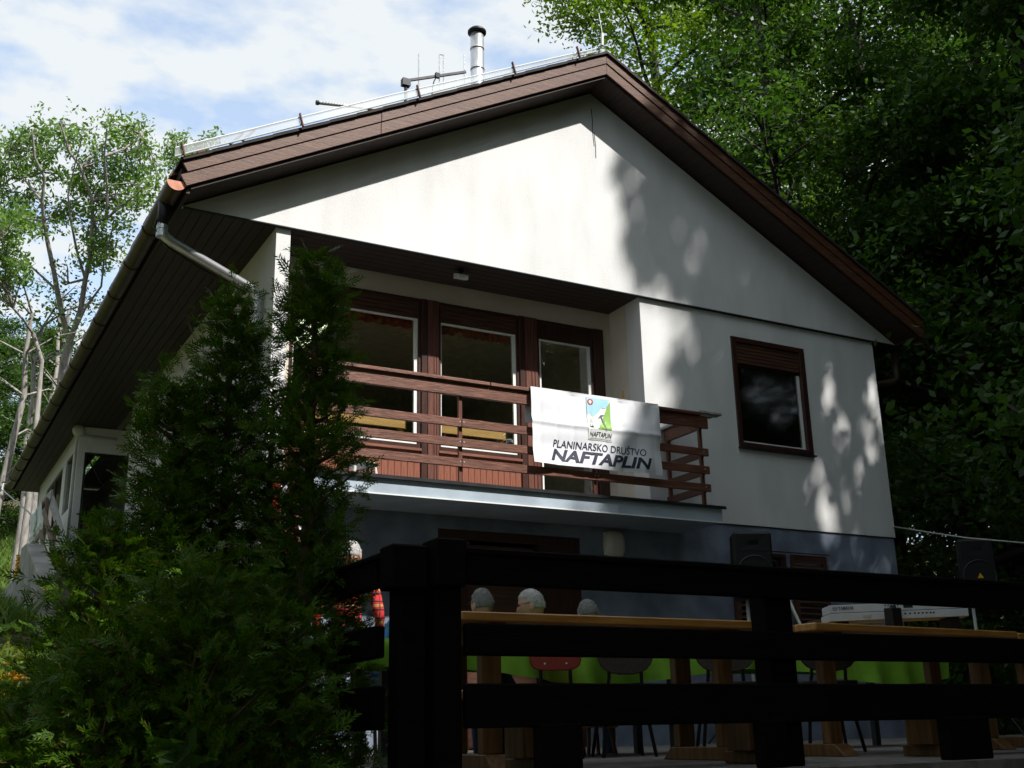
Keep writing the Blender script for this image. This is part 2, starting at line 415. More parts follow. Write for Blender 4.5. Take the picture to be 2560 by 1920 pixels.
# right part of the front wall round the window
b.box(3.504, 4.875, 0, 0.30, 0, 2.7); b.box(6.087, 7.378, 0, 0.30, 0, 2.7)
b.box(4.875, 6.087, 0, 0.30, 0, 0.967); b.box(4.875, 6.087, 0, 0.30, 2.404, 2.7)
b.box(7.10, 7.378, 0.30, 14.5, 0, 2.69)                                 # right flank
b.box(-0.86, 7.10, 14.3, 14.5, -2.48, 2.69)
b.build('front_wall', 'plaster', H)
b = MB().prism([(XL, ZB), (XR, ZB), (XA, ZA)], 'y', -0.04, 0.018)
b.build('gable_wall', 'plaster', H)
b = MB()
for pts in ([(2.905, 5.10), (2.915, 4.95), (2.908, 4.8), (2.925, 4.58)], [(2.93, 4.78), (2.945, 4.6), (2.94, 4.42)]):
    for (xa_, za_), (xb_, zb_) in zip(pts, pts[1:]): b.add([(xa_ - .006, -.0415, za_), (xa_ + .006, -.0415, za_), (xb_ + .006, -.0415, zb_), (xb_ - .006, -.0415, zb_)], [(0, 3, 2, 1)])
b.build('wall_stain', 'cable_black', H)
quick('drip_edge', 'joint', H, (XL + .02, XR - .02, -0.046, 0.0, ZB - .012, ZB - .001))  # dark strip painted in as the shadow line under the gable
b = MB().box(-1.01, -0.86, 0, 7.5, -2.48, 2.698)
b.box(-0.86, -0.3, 7.35, 7.5, -2.48, 2.698); b.box(-0.45, -0.3, 7.5, 14.3, 0, 2.698)
b.build('side_wall', 'plaster', H)
# loggia
b = MB().box(3.504, 3.65, 0.30, DP + .15, 0, 2.70)
b.box(-0.86, 3.504, DP, DP + .15, 2.465, 2.70); b.box(3.388, 3.504, DP, DP + .15, 0, 2.465); b.box(-0.86, -0.62, DP, DP + .15, 0, 2.465)
b.build('loggia_wall', 'cream_plaster', H)
quick('wall_fitting', 'honey_wood', H, (3.494, 3.504, 0.42, 0.455, 1.43, 1.62))
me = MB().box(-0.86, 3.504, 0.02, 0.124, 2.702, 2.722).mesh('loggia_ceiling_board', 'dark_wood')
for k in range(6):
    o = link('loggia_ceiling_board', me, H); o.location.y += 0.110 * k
b = MB().box(-0.86, 7.1, 0.16, 14.3, 2.74, 2.80); b.build('attic_floor', 'room_wall', H)
# lower storey
b = MB()
b.box(-0.86, 0.82, 0.015, 0.25, -2.48, -0.012); b.box(2.535, 4.62, 0.015, 0.25, -2.48, -0.012); b.box(5.45, 7.36, 0.015, 0.25, -2.48, -0.012)
b.box(0.82, 2.535, 0.015, 0.25, -0.30, -0.012); b.box(4.62, 5.45, 0.015, 0.25, -0.33, -0.012); b.box(4.62, 5.45, 0.015, 0.25, -2.48, -1.35)
b.box(7.11, 7.36, 0.25, 14.3, -2.48, -0.012)
b.build('lower_wall', 'blue_plaster', H)
quick('wall_joint', 'joint', H, (3.92, 7.37, 0.004, 0.02, -0.012, -0.001))
# lower room behind the entrance
quick('lower_room', 'dark_cloth', H, (0.3, 3.2, 2.4, 2.5, -2.48, -0.2), (0.2, 0.3, 0.25, 2.5, -2.48, -0.2), (3.2, 3.3, 0.25, 2.5, -2.48, -0.2))
f = quick('entrance_frame', 'frame_wood', H, (0.82, 1.16, 0.03, 0.14, -2.48, -0.30), (2.02, 2.535, 0.03, 0.14, -2.48, -0.30), (1.16, 2.02, 0.03, 0.14, -0.40, -0.30))
quick('entrance_door', 'shutter_wood', f, (1.20, 1.98, 0.08, 0.11, -2.46, -0.44), (1.165, 1.20, 0.06, 0.12, -2.47, -0.41))
# lower window with louvred shutters
f = quick('lower_window', 'frame_wood', H, (4.62, 5.45, -0.02, 0.04, -0.37, -0.325), (4.62, 5.45, -0.02, 0.04, -1.39, -1.35), (4.62, 4.66, -0.02, 0.04, -1.35, -0.37), (5.41, 5.45, -0.02, 0.04, -1.35, -0.37), (4.60, 6.09, -0.09, -0.075, -0.318, -0.306))
quick('pane', 'glass_mirror', f, (4.66, 5.41, 0.05, 0.056, -1.35, -0.37))
for x0, x1 in ((4.60, 5.02), (5.50, 6.06)):
    sh = quick('shutter', 'shutter_wood', f, (x0, x0 + .06, -0.07, -0.03, -1.36, -0.33), (x1 - .06, x1, -0.07, -0.03, -1.36, -0.33), (x0 + .06, x1 - .06, -0.07, -0.03, -0.42, -0.33), (x0 + .06, x1 - .06, -0.07, -0.03, -1.36, -1.28))
    for k in range(12): MB().bar((x0 + .06, -0.05, -0.47 - .069 * k), (x1 - .06, -0.05, -0.47 - .069 * k), 0.008, 0.062, (0, 0.75, 0.66)).build('slat', 'shutter_wood', f)
# balcony slab
BX0, BX1, BY = -0.93, 3.91, -0.758
b = MB().box(BX0, BX1, BY, 0.0, -0.165, -0.004).box(-0.86, 7.1, 0.301, 14.3, -0.16, 0.0).box(-0.86, 3.504, 0.016, 0.301, -0.012, 0.0)
sb = b.build('balcony_slab', 'slab_paint', H)
quick('slab_flashing', 'dark_metal', H, (BX0 - .03, BX1 + .035, BY - .035, 0.0, 0.0, 0.013), (BX0 - .03, BX1 + .035, BY - .035, BY - .025, -0.02, 0.0))
quick('drip_strip', 'white_paint', H, (BX0, BX1, BY - .012, BY, -0.172, -0.160))
# balcony railing
rl = MB().box(BX0, 3.79, -0.775, -0.735, 0.887, 1.02).box(3.70, 3.745, -0.735, -0.06, 0.887, 1.02).build('balcony_railing', 'rail_wood', H, bevel=.004)
for x0, x1 in ((BX0, 1.02), (1.026, 3.68)):
    quick('handrail', 'rail_wood', rl, (x0, x1, -0.805, -0.705, 1.022, 1.062), bevel=.006)
quick('handrail', 'grey_wood', rl, (3.66, 3.97, -0.815, -0.70, 1.05, 1.078), (3.66, 3.80, -0.70, -0.04, 1.03, 1.06), bevel=.004)
quick('handrail_bracket', 'grey_wood', rl, (3.60, 3.86, -0.79, -0.72, 1.022, 1.048))
quick('handrail_bracket', 'grey_wood', rl, (3.66, 3.80, -0.06, -0.03, 0.86, 1.028))
for za, zb_ in ((0.568, 0.653), (0.366, 0.451), (0.165, 0.25)):
    for x0, x1 in ((BX0, 0.709), (0.713, 2.27), (2.274, 3.77)):
        quick('rail', 'rail_wood', rl, (x0, x1, -0.775, -0.745, za, zb_), bevel=.003)
    quick('rail', 'shutter_wood', rl, (3.70, 3.73, -0.742, -0.05, za - .01, zb_ - .015), bevel=.003)
    for x in (0.692, 0.733, 2.255, 2.292, 3.70):
        MB().tube([(x, -0.778, za + .05), (x, -0.772, za + .05)], 0.008, 8).build('bolt', 'alu', rl)
for x, y in ((-0.9, -0.735), (0.713, -0.735), (2.272, -0.735), (3.715, -0.715), (3.715, -0.12)):
    quick('post', 'post_wood', rl, (x - .018, x + .018, y - .018 + .012, y + .018 + .012, 0.0, 0.89))
# loggia windows and door
def glazing(name, x0, x1, zlow, valance, door=False):
    y0 = DP - .01
    fr = MB().box(x0, x1, y0, y0 + .06, 2.42, 2.463).box(x0, x0 + .035, y0, y0 + .06, zlow, 2.42).box(x1 - .035, x1, y0, y0 + .06, zlow, 2.42).box(x0 + .035, x1 - .035, y0, y0 + .06, zlow, zlow + .05)
    f = fr.build(name, 'frame_wood', H, bevel=.003)
    a, c = x0 + .035, x1 - .035
    zt = 2.22
    if not door:
        for k in range(4): quick('shutter_slat', 'shutter_wood', f, (a, c, y0 + .012, y0 + .03, zt + .05 * k + .003, zt + .05 * (k + 1) - .003))
    else:
        quick('head_panel', 'frame_wood', f, (a, c, y0 + .012, y0 + .05, zt, 2.42))
    zl = zlow + .05
    w = .042
    wl_ = 0.016 if not door else .03
    quick('sash', 'white_enamel', f, (a, a + wl_, y0 + .02, y0 + .05, zl, zt), (c - w, c, y0 + .02, y0 + .05, zl, zt), (a + wl_, c - w, y0 + .02, y0 + .05, zl, zl + .055), (a + wl_, c - w, y0 + .02, y0 + .05, zt - .02, zt))
    quick('pane', 'glass', f, (a + wl_, c - w, y0 + .034, y0 + .038, zl + .055, zt - .02))
    if valance:
        vb = MB(); nn = 40
        for i in range(nn):
            xa = a + wl_ + (c - w - a - wl_) * i / nn; xb = a + wl_ + (c - w - a - wl_) * (i + 1) / nn
            dz0 = 0.022 * abs(math.sin(i / nn * math.pi * 9)); dz1 = 0.022 * abs(math.sin((i + 1) / nn * math.pi * 9))
            ya = y0 + .075 + .008 * math.sin(i * 1.9); yb = y0 + .075 + .008 * math.sin((i + 1) * 1.9)
            vb.add([(xa, ya, zt + .05), (xb, yb, zt + .05), (xb, yb, zt - .10 - dz1), (xa, ya, zt - .10 - dz0)], [(0, 1, 2, 3)])
        vb.build('curtain_valance', 'curtain_red', f)
    if not door:
        quick('sill', 'red_wood', f, (x0, x1, y0 - .03, y0 + .06, zlow - .03, zlow - .001))
        n_ = int(round((x1 - x0) / .078)); wd = (x1 - x0) / n_
        me = MB().box(0.0025, wd - .0025, y0 + .005, y0 + .03, 0.012, zlow - .032).mesh('panel_board', 'panel_wood')
        for k in range(n_):
            o = link('panel_board', me, f); o.location.x += x0 + wd * k
        quick('panel_backing', 'frame_wood', f, (x0, x1, y0 + .031, y0 + .05, 0.0, zlow - .032))
    return f
glazing('loggia_window', -0.62, 0.912, 0.69, True)
glazing('loggia_window', 1.125, 2.185, 0.69, True)
f = glazing('balcony_door', 2.43, 3.24, 0.02, False, True)
quick('door_handle', 'alu', f, (2.452, 2.475, DP - .06, DP - .035, 1.0, 1.13), (2.458, 2.468, DP - .04, DP + .01, 1.02, 1.04))
for x0, x1, mm in ((0.913, 0.985, 'frame_wood'), (0.99, 1.062, 'post_wood'), (1.066, 1.096, 'post_wood'), (1.10, 1.124, 'post_wood'), (2.186, 2.26, 'frame_wood'), (2.265, 2.34, 'post_wood'), (2.345, 2.385, 'post_wood'), (2.39, 2.429, 'post_wood'), (3.241, 3.387, 'frame_wood')):
    quick('window_post', mm, H, (x0, x1, DP - .03, DP + .05, 0.0, 2.463), bevel=.004)
# room inside
quick('room', 'room_wall', H, (-0.86, -0.80, DP + .16, 6.2, 0.0, 2.7), (7.0, 7.1, 0.31, 6.2, 0, 2.7), (-0.86, 7.1, 6.2, 6.3, 0, 2.7), (3.9, 4.0, DP + .16, 6.2, 0, 2.7))
quick('room_ceiling', 'room_wall', H, (-0.8, 7.0, DP + .16, 6.2, 2.64, 2.70))
quick('room_floor', 'room_floor', H, (-0.8, 7.0, DP + .1, 6.2, 0.003, 0.02))
# right window
f = quick('front_window', 'frame_wood', H, (4.875, 6.087, -0.02, 0.10, 2.335, 2.404), (4.875, 4.945, -0.02, 0.10, 0.967, 2.335), (6.00, 6.087, -0.02, 0.10, 0.967, 2.335), (4.945, 6.00, -0.02, 0.10, 0.967, 1.03), bevel=.004)
for k in range(6): quick('shutter_slat', 'shutter_wood', f, (4.945, 6.00, 0.0, 0.02, 2.06 + .046 * k + .002, 2.06 + .046 * (k + 1) - .002), bevel=.003)
quick('sash', 'frame_wood', f, (4.945, 4.98, 0.03, 0.07, 1.03, 2.06), (4.98, 6.0, 0.03, 0.07, 2.03, 2.06))
quick('sash', 'white_paint', f, (5.965, 6.0, 0.03, 0.07, 1.03, 2.03), (4.98, 5.965, 0.03, 0.07, 1.03, 1.06))
quick('pane', 'glass_mirror', f, (4.98, 5.965, 0.05, 0.055, 1.06, 2.03))
quick('sill', 'dark_metal', f, (4.865, 6.10, -0.05, 0.02, 0.945, 0.965))
quick('window_backing', 'dark_cloth', f, (4.9, 6.05, 0.25, 0.29, 1.0, 2.4))
# roof: slabs, barge boards, verge and eaves
def roofline(x, z0): return z0 - SL * abs(x - XA)
EL, ER, YF, YB = -2.08, 7.90, -0.42, 14.9
b = MB()
for xe in (EL, ER):
    b.prism([(XA, 5.50), (xe, roofline(xe, 5.50)), (xe, roofline(xe, 5.60)), (XA, 5.60)], 'y', YF + .035, YB)
roof = b.build('roof', 'tile_dark', H)
for xe in (EL, ER):
    MB().prism([(XA, 5.335), (xe + (.1 if xe < 0 else -.1), roofline(xe + (.1 if xe < 0 else -.1), 5.335)), (xe + (.1 if xe < 0 else -.1), roofline(xe + (.1 if xe < 0 else -.1), 5.365)), (XA, 5.365)], 'y', -0.40, -0.041).build('verge_soffit', 'dark_wood', H)
for xe, sg in ((-2.03, 1), (7.88, -1)):
    w0 = -0.43
    d = 0.13 * SL
    mid = -0.05 if sg > 0 else 5.6
    for (z0, z1, yy) in ((5.373, 5.512, w0), (5.518, 5.64, w0 - .012)):
        xe2 = xe - sg * (z1 - z0) * .45
        for xs_, xe_ in ((XA, mid), (mid - sg * .004, xe)):
            p = [(xs_, roofline(xs_, z0)), (xe_, roofline(xe_, z0)), (xe_ - (sg * (z1 - z0) * .45 if xe_ == xe else 0), roofline(xe_ - (sg * (z1 - z0) * .45 if xe_ == xe else 0), z1)), (xs_, roofline(xs_, z1))]
            MB().prism(p, 'y', yy, yy + .03).build('barge_board', 'barge_wood', H, bevel=.003)
for xe in (EL - .03, ER + .03):       # verge tiles: a dark rim over the boards
    n_ = 17
    for k in range(n_):
        xa_ = XA + (xe - XA) * k / n_; xb_ = XA + (xe - XA) * (k + 1) / n_
        MB().prism([(xa_, roofline(xa_, 5.645)), (xb_, roofline(xb_, 5.651)), (xb_, roofline(xb_, 5.684)), (xa_, roofline(xa_, 5.678))], 'y', -0.47, 0.0).build('verge_tile', 'tile_dark', roof)
# pale snow-guard strip along the verge with hooks
pts = [(x, roofline(x, 5.69)) for x in np.linspace(2.72, -2.17, 12)]
MB().prism([(x, z + .005) for x, z in pts] + [(x, z + .045 + .05 * min(1, (2.75 - x) / 2.5)) for x, z in pts[::-1]], 'y', -0.49, -0.475).build('verge_flashing', 'clear_sheet', roof)
MB().tube([(x, -0.482, z + .052 + .05 * min(1, (2.75 - x) / 2.5)) for x, z in pts], 0.009, 6).build('flashing_rim', 'flashing', roof)
MB().tube([(x, -0.482, z + .012) for x, z in pts], 0.009, 6).build('flashing_rim', 'flashing', roof)
for x in (-2.1, -0.95, 0.35, 1.55, 2.45):
    z = roofline(x, 5.69)
    MB().bar((x + .02, -0.50, z - .01), (x - .02, -0.50, z + .13), 0.012, 0.03, (0, 1, 0)).build('flashing_bracket', 'tile', roof)
for x, z in ((-1.62, 3.32), (-1.5, 3.39)):
    MB().bar((x, -0.35, z), (x + .12, -0.33, z + .16), 0.02, 0.035, (0, 1, 0)).build('roof_hook', 'dark_metal', roof)
MB().box(-1.93, -1.86, -0.36, -0.3, 3.10, 3.21).build('ridge_end', 'tile', roof)
ob = MB()
me = MB().prism([(-2.14, 2.93), (-1.85, 3.085), (-1.85, 3.135), (-2.14, 2.965)], 'y', 0, .21).mesh('eave_tile', 'tile')
for k in range(66):
    o = link('eave_tile', me, roof); o.location.y += -0.2 + .228 * k; o.location.z += 0.012 * (k % 3) - .01
# left eave soffit boards, fascia
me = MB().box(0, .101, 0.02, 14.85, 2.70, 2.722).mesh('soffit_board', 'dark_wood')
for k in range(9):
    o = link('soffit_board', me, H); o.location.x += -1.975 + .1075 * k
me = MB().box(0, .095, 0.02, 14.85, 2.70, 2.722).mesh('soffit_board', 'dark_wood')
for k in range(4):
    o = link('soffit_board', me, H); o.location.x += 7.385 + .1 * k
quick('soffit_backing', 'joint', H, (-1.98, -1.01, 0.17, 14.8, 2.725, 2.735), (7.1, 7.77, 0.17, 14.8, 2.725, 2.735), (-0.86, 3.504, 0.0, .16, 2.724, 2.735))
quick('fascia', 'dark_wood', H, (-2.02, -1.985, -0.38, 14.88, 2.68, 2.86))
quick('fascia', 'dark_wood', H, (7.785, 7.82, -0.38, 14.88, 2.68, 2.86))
# gutters
def gutter(x, y0, y1, z, r):
    n = 10; b = MB(); vs = []
    for yy in (y0, y1):
        for rr in (r, r - .006):
            for k in range(n + 1):
                a = math.pi + math.pi * k / n
                vs.append((x + rr * math.cos(a), yy, z + rr * math.sin(a)))
    q = n + 1; fs = []
    for k in range(n):
        fs += [(k, k + 1, 2 * q + k + 1, 2 * q + k), (q + k, 3 * q + k, 3 * q + k + 1, q + k + 1)]
    fs += [(0, 2 * q, 3 * q, q), (n, q + n, 3 * q + n, 2 * q + n)]
    b.add(vs, fs)
    return b
GX, GZ, GR = -2.115, 2.775, 0.092
g = gutter(GX, -0.40, 14.95, GZ, GR).build('gutter', 'copper_brown', H, smooth=True)
for yy in (-0.405, 14.95):
    MB().prism([(GX + (GR + .004) * math.cos(math.pi + math.pi * k / 12), GZ + (GR + .004) * math.sin(math.pi + math.pi * k / 12)) for k in range(13)], 'y', yy, yy + .006).build('end_cap', 'gutter_cap', g)
for yy in np.arange(0.75, 14.8, 1.0):
    MB().tube([(GX + (GR + .006) * math.cos(math.pi + math.pi * k / 10), yy, GZ + (GR + .006) * math.sin(math.pi + math.pi * k / 10)) for k in range(11)], 0.008, 5).build('gutter_bracket', 'copper_brown', g)
MB().tube([(-2.13, 0.02, 2.72), (-2.135, 0.02, 2.60), (-2.14, 0.02, 2.48)], [.075, .06, .05], 12).build('gutter_outlet', 'dark_metal', g, smooth=True)
dpz = MB().tube([(-2.14, .02, 2.50), (-2.14, .02, 2.42), (-2.10, .03, 2.375), (-2.03, .06, 2.345), (-1.16, .335, 2.115), (-1.10, .345, 2.085), (-1.075, .35, 2.03), (-1.075, .35, -2.3)], 0.05, 14)
dpo = dpz.build('downpipe', 'galvanised', H, smooth=True)
for z in (2.38, 2.46): MB().tube([(-2.14, .02, z - .02), (-2.14, .02, z + .02)], 0.056, 14).build('pipe_collar', 'galvanised', dpo)
MB().tube([(-2.16, .1, 2.70), (-2.2, .12, 2.5), (-2.05, .17, 2.33), (-1.7, .25, 2.2), (-1.2, .33, 2.05)], 0.012, 6).build('pipe_cable', 'cable_black', dpo, smooth=True)
g = gutter(7.91, -0.40, 14.95, GZ, GR).build('gutter', 'copper_brown', H, smooth=True)
MB().prism([(7.91 + .086 * math.cos(math.pi + math.pi * k / 12), GZ + .086 * math.sin(math.pi + math.pi * k / 12)) for k in range(13)], 'y', -0.405, -0.399).build('end_cap', 'copper_brown', g)
MB().tube([(7.92, .12, 2.70), (7.92, .12, 2.35), (7.90, .12, 2.26), (7.82, .12, 2.21), (7.46, .13, 2.12), (7.43, .14, 2.05), (7.43, .14, -2.4)], 0.05, 12).build('downpipe', 'copper_brown', H, smooth=True)
# flue
fl = MB().tube([(2.11, 1.5, 5.0), (2.11, 1.5, 6.86)], 0.092, 24).build('chimney', 'steel', H, smooth=True)
fl.data.polygons[-1].use_smooth = False
for z in (6.30, 6.62): MB().tube([(2.11, 1.5, z), (2.11, 1.5, z + .03)], 0.097, 24).build('flue_band', 'alu', fl, smooth=True)
MB().tube([(2.11, 1.5, 6.86), (2.11, 1.5, 6.87), (2.11, 1.5, 6.885), (2.11, 1.5, 6.915), (2.11, 1.5, 6.945)], [.096, .096, .128, .128, .10], 24).build('flue_cap', 'dark_metal', fl, smooth=True)
# porch
PX, PY = -1.582, 8.948
b = MB().box(PX, PX + .11, PY, PY + .10, 0.35, 2.697).box(PX + .11, -0.45, PY, PY + .10, 2.27, 2.697)
b.box(PX, PX + .09, PY + .10, 14.25, 0.35, 1.40).box(PX, PX + .09, PY + .10, 14.25, 2.37, 2.697)
for y0, y1 in ((PY + .10, 9.50), (10.28, 10.70), (12.95, 14.25)): b.box(PX, PX + .09, y0, y1, 1.40, 2.37)
b.box(PX, -0.45, 14.15, 14.25, 0.35, 2.697)
b.build('porch_wall', 'white_paint', H)
quick('porch_floor', 'concrete', H, (-2.2, -0.45, 7.5, 14.3, -1.2, 0.34))
f = quick('porch_window', 'frame_wood', H, (PX + .02, PX + .07, 9.50, 10.28, 1.40, 1.44), (PX + .02, PX + .07, 9.50, 10.28, 2.33, 2.37))
quick('pane', 'glass_mirror', f, (PX + .04, PX + .045, 9.50, 10.28, 1.44, 2.33))
f = quick('porch_window', 'frame_wood', H, (PX + .02, PX + .07, 10.70, 12.95, 1.40, 1.44), (PX + .02, PX + .07, 10.70, 12.95, 2.33, 2.37), (PX + .02, PX + .07, 11.8, 11.86, 1.44, 2.33))
quick('pane', 'glass_mirror', f, (PX + .04, PX + .045, 10.70, 12.95, 1.44, 2.33))
quick('porch_frame', 'dark_metal', H, (PX + .12, PX + .15, PY + .02, PY + .06, 0.35, 2.26), (PX + .15, -.45, PY + .02, PY + .06, 2.23, 2.26))
mb = MB().bar((PX + .15, PY + .04, 2.22), (PX + .42, PY + .04, 1.75), .018, .018).bar((PX + .15, PY + .04, .95), (PX + .42, PY + .04, 1.3), .018, .018).box(PX + .14, -.6, PY + .03, PY + .05, .93, .95)
mb.build('porch_brace', 'dark_metal', H)
MB().tube([(PX + .6, PY - .02, 2.53), (PX + .02, PY - .02, 2.54), (PX - .02, PY + .05, 2.52), (PX - .02, PY + .1, 2.4), (PX - .02, PY + .1, .4)], .022, 8).build('porch_pipe', 'cable_grey', H, smooth=True)

# ------------------------------------------------------------------ things on the house
t = thing('globe_lamp', 'round white globe lamp on the corner of the porch under the dark eaves', 'lamp', (PX - .02, PY - .02, 2.70))
MB().ball((PX - .02, PY - .02, 2.62), .105, 20, 14).build('globe', 'lamp_glass', t, smooth=True)
MB().tube([(PX - .02, PY - .02, 2.70), (PX - .02, PY - .02, 2.735)], .05, 12).build('lamp_base', 'dark_metal', t)
t = thing('floodlight', 'small white floodlight hanging under the dark balcony ceiling', 'floodlight', (1.19, .2, 2.70))
MB().prism([(.13, 2.62), (.14, 2.565), (.25, 2.60), (.24, 2.665)], 'x', 1.12, 1.26).build('housing', 'lamp_glass', t, bevel=.006)
quick('bracket', 'dark_metal', t, (1.17, 1.21, .17, .21, 2.66, 2.70)); quick('glass_front', 'white_enamel', t, (1.13, 1.25, .126, .131, 2.575, 2.61))
t = thing('wall_lamp', 'white oval bulkhead lamp on the blue wall beneath the balcony', 'lamp', (2.96, 0.0, -.345))
MB().ball((2.962, -0.01, -.345), (.135, .075, .145), 24, 14, lambda x, y, z: (math.copysign(abs(x) ** .6, x), y, math.copysign(abs(z) ** .6, z))).build('diffuser', 'lamp_glass', t, smooth=True)
quick('back_plate', 'white_paint', t, (2.84, 3.085, 0.0, 0.014, -.47, -.22))

# aerials
t = thing('antenna', 'dipole antenna with tall upright rods on a boom beside the chimney', 'antenna', (1.055, 1.5, 5.0))
MB().tube([(1.055, 1.5, 4.6), (1.055, 1.5, 5.86)], .022, 10).build('mast', 'dark_metal', t, smooth=True)
MB().bar((1.03, 1.5, 5.83), (1.93, 1.5, 6.225), .032, .032).build('boom', 'dark_metal', t)
quick('clamp', 'dark_metal', t, (1.0, 1.11, 1.46, 1.54, 5.76, 5.86)); quick('junction_box', 'black_plastic', t, (1.47, 1.53, 1.46, 1.50, 6.0, 6.07))
for x, za, zb_ in ((1.237, 5.62, 6.30), (1.911, 6.05, 6.50)):
    MB().tube([(x, 1.5, za), (x, 1.5, zb_)], .008, 6).build('rod', 'alu', t)
MB().tube([(1.54, 1.5, 6.38), (1.60, 1.5, 6.39), (1.60, 1.5, 5.86), (1.54, 1.5, 5.85), (1.54, 1.5, 6.38)], .008, 6).build('dipole_loop', 'alu', t)
MB().tube([(1.50, 1.5, 6.03), (1.46, 1.5, 5.95), (1.44, 1.5, 5.85), (1.42, 1.5, 5.6)], .008, 6).build('lead', 'cable_black', t, smooth=True)
t = thing('antenna', 'long white comb-like yagi antenna lying low over the left roof edge', 'antenna', (0.25, 1.0, 4.5))
MB().tube([(0.42, 1.0, 4.99), (-0.28, 1.0, 4.88)], .022, 8).build('boom', 'white_paint', t, smooth=True)
MB().tube([(-.28, 1.0, 4.88), (-.31, 1.0, 4.875)], .03, 8).build('boom_cap', 'black_plastic', t)
b = MB()
for k in range(18):
    x = -0.24 + .036 * k; z = 4.886 + (x + .28) * .157
    b.tube([(x, .93, z - .02), (x, 1.07, z + .02)], .0035, 4)
tag(b.build('element', 'alu', t), kind='stuff')
MB().tube([(0.36, 1.0, 4.3), (0.36, 1.0, 5.0)], .018, 8).build('mast', 'dark_metal', t, smooth=True)
t = thing('whip_antenna', 'thin whip antenna with white sleeve standing near the roof ridge', 'antenna', (4.5, 2.0, 5.0))
MB().tube([(4.30, 2.0, 4.6), (4.31, 2.0, 7.48), (4.53, 2.0, 7.72), (4.53, 2.0, 7.74)], .008, 6).build('mast', 'dark_metal', t)
MB().tube([(4.535, 2.0, 7.73), (4.545, 2.0, 7.95)], .022, 8).build('sleeve', 'white_paint', t)
MB().tube([(4.545, 2.0, 7.95), (4.50, 2.0, 8.3)], .004, 5).build('whip', 'alu', t)

# benches inside the room behind the glass
for x0, x1, lb in ((-0.55, 0.80, 'honey coloured wooden bench back behind the left window pane'), (1.17, 2.08, 'honey coloured wooden bench back behind the middle window pane')):
    t = thing('bench', lb, 'bench', ((x0 + x1) / 2, 1.0, .02), 'benches inside the room')
    quick('backrest', 'honey_wood', t, (x0, x1, .80, .825, .94, 1.045), bevel=.004)
    quick('seat', 'honey_wood', t, (x0, x1, .84, 1.2, .44, .47))
    for x in (x0 + .03, x1 - .07): quick('leg', 'honey_wood', t, (x, x + .04, .826, .86, .02, .98)); quick('leg', 'honey_wood', t, (x, x + .04, 1.14, 1.18, .02, .44))
t = thing('ceiling_lamp', 'pale fluorescent louvre lamp on the room ceiling seen through the left window', 'lamp', (0.2, 2.8, 2.64))
b = quick('housing', 'white_paint', t, (-.05, .45, 2.2, 3.4, 2.615, 2.64))
for k in range(3): MB().tube([(.05 + .15 * k, 2.25, 2.595), (.05 + .15 * k, 3.35, 2.595)], .016, 8).build('tube', 'tube_light', t)

# pale seat on the balcony by the thuja
t = thing('plastic_stool', 'low cream plastic stool on the balcony floor beside the thuja', 'stool', (-.17, -.35, .013))
MB().prism([(-.17 + .15 * math.copysign(abs(math.cos(a)) ** .6, math.cos(a)), -.35 + .15 * math.copysign(abs(math.sin(a)) ** .6, math.sin(a))) for a in np.linspace(0, 2 * math.pi, 25)[:-1]], 'z', .175, .20).build('seat', 'lamp_glass', t, bevel=.008)
for sx in (-1, 1):
    for sy in (-1, 1): MB().tube([(-.17 + sx * .1, -.35 + sy * .1, .175), (-.17 + sx * .12, -.35 + sy * .12, .013)], .016, 8).build('leg', 'lamp_glass', t)

# ------------------------------------------------------------------ banner
def wave(u, v):     # fold offset outwards, u along 0..1.6, v down 0..0.8
    return 1.5 * (0.006 * math.sin(u * 9 + v * 2.2) + 0.010 * math.sin(u * 4.1 - v * 5) * v + 0.012 * max(0, u - .9) * math.sin(u * 16 + v * 7) + 0.008 * math.sin(v * 17 + u * 1.5) * min(1, v * 2) * .6 + 0.010 * math.exp(-((v - .36) / .03) ** 2) - .004 * math.exp(-((u * 5 % 1 - .5) / .14) ** 2)) + .012 * math.sin(v * 5) * math.exp(-((u - 1.28 + v * .25) / .09) ** 2) + .02 * v
def text_mesh(s, size, shear=0.0, offset=0.0, ext=0.0):
    cu = bpy.data.curves.new('t', 'FONT'); cu.body = s; cu.size = size; cu.shear = shear; cu.align_x = 'CENTER'; cu.offset = offset; cu.resolution_u = 3
    o = bpy.data.objects.new('t', cu); COL.objects.link(o)
    dg = bpy.context.evaluated_depsgraph_get(); dg.update()
    me = bpy.data.meshes.new_from_object(o.evaluated_get(dg))
    bpy.data.objects.remove(o); bpy.data.curves.remove(cu)
    bm = bmesh.new(); bm.from_mesh(me)
    bmesh.ops.triangulate(bm, faces=bm.faces)
    for _ in range(2):
        long_ = [e for e in bm.edges if e.calc_length() > size * .18]
        if not long_: break
        bmesh.ops.subdivide_edges(bm, edges=long_, cuts=1)
        bmesh.ops.triangulate(bm, faces=bm.faces)
    vs = [v.co.copy() for v in bm.verts]; bm.verts.index_update(); fs = [tuple(v.index for v in f.verts) for f in bm.faces]
    bm.free(); bpy.data.meshes.remove(me)
    return vs, fs
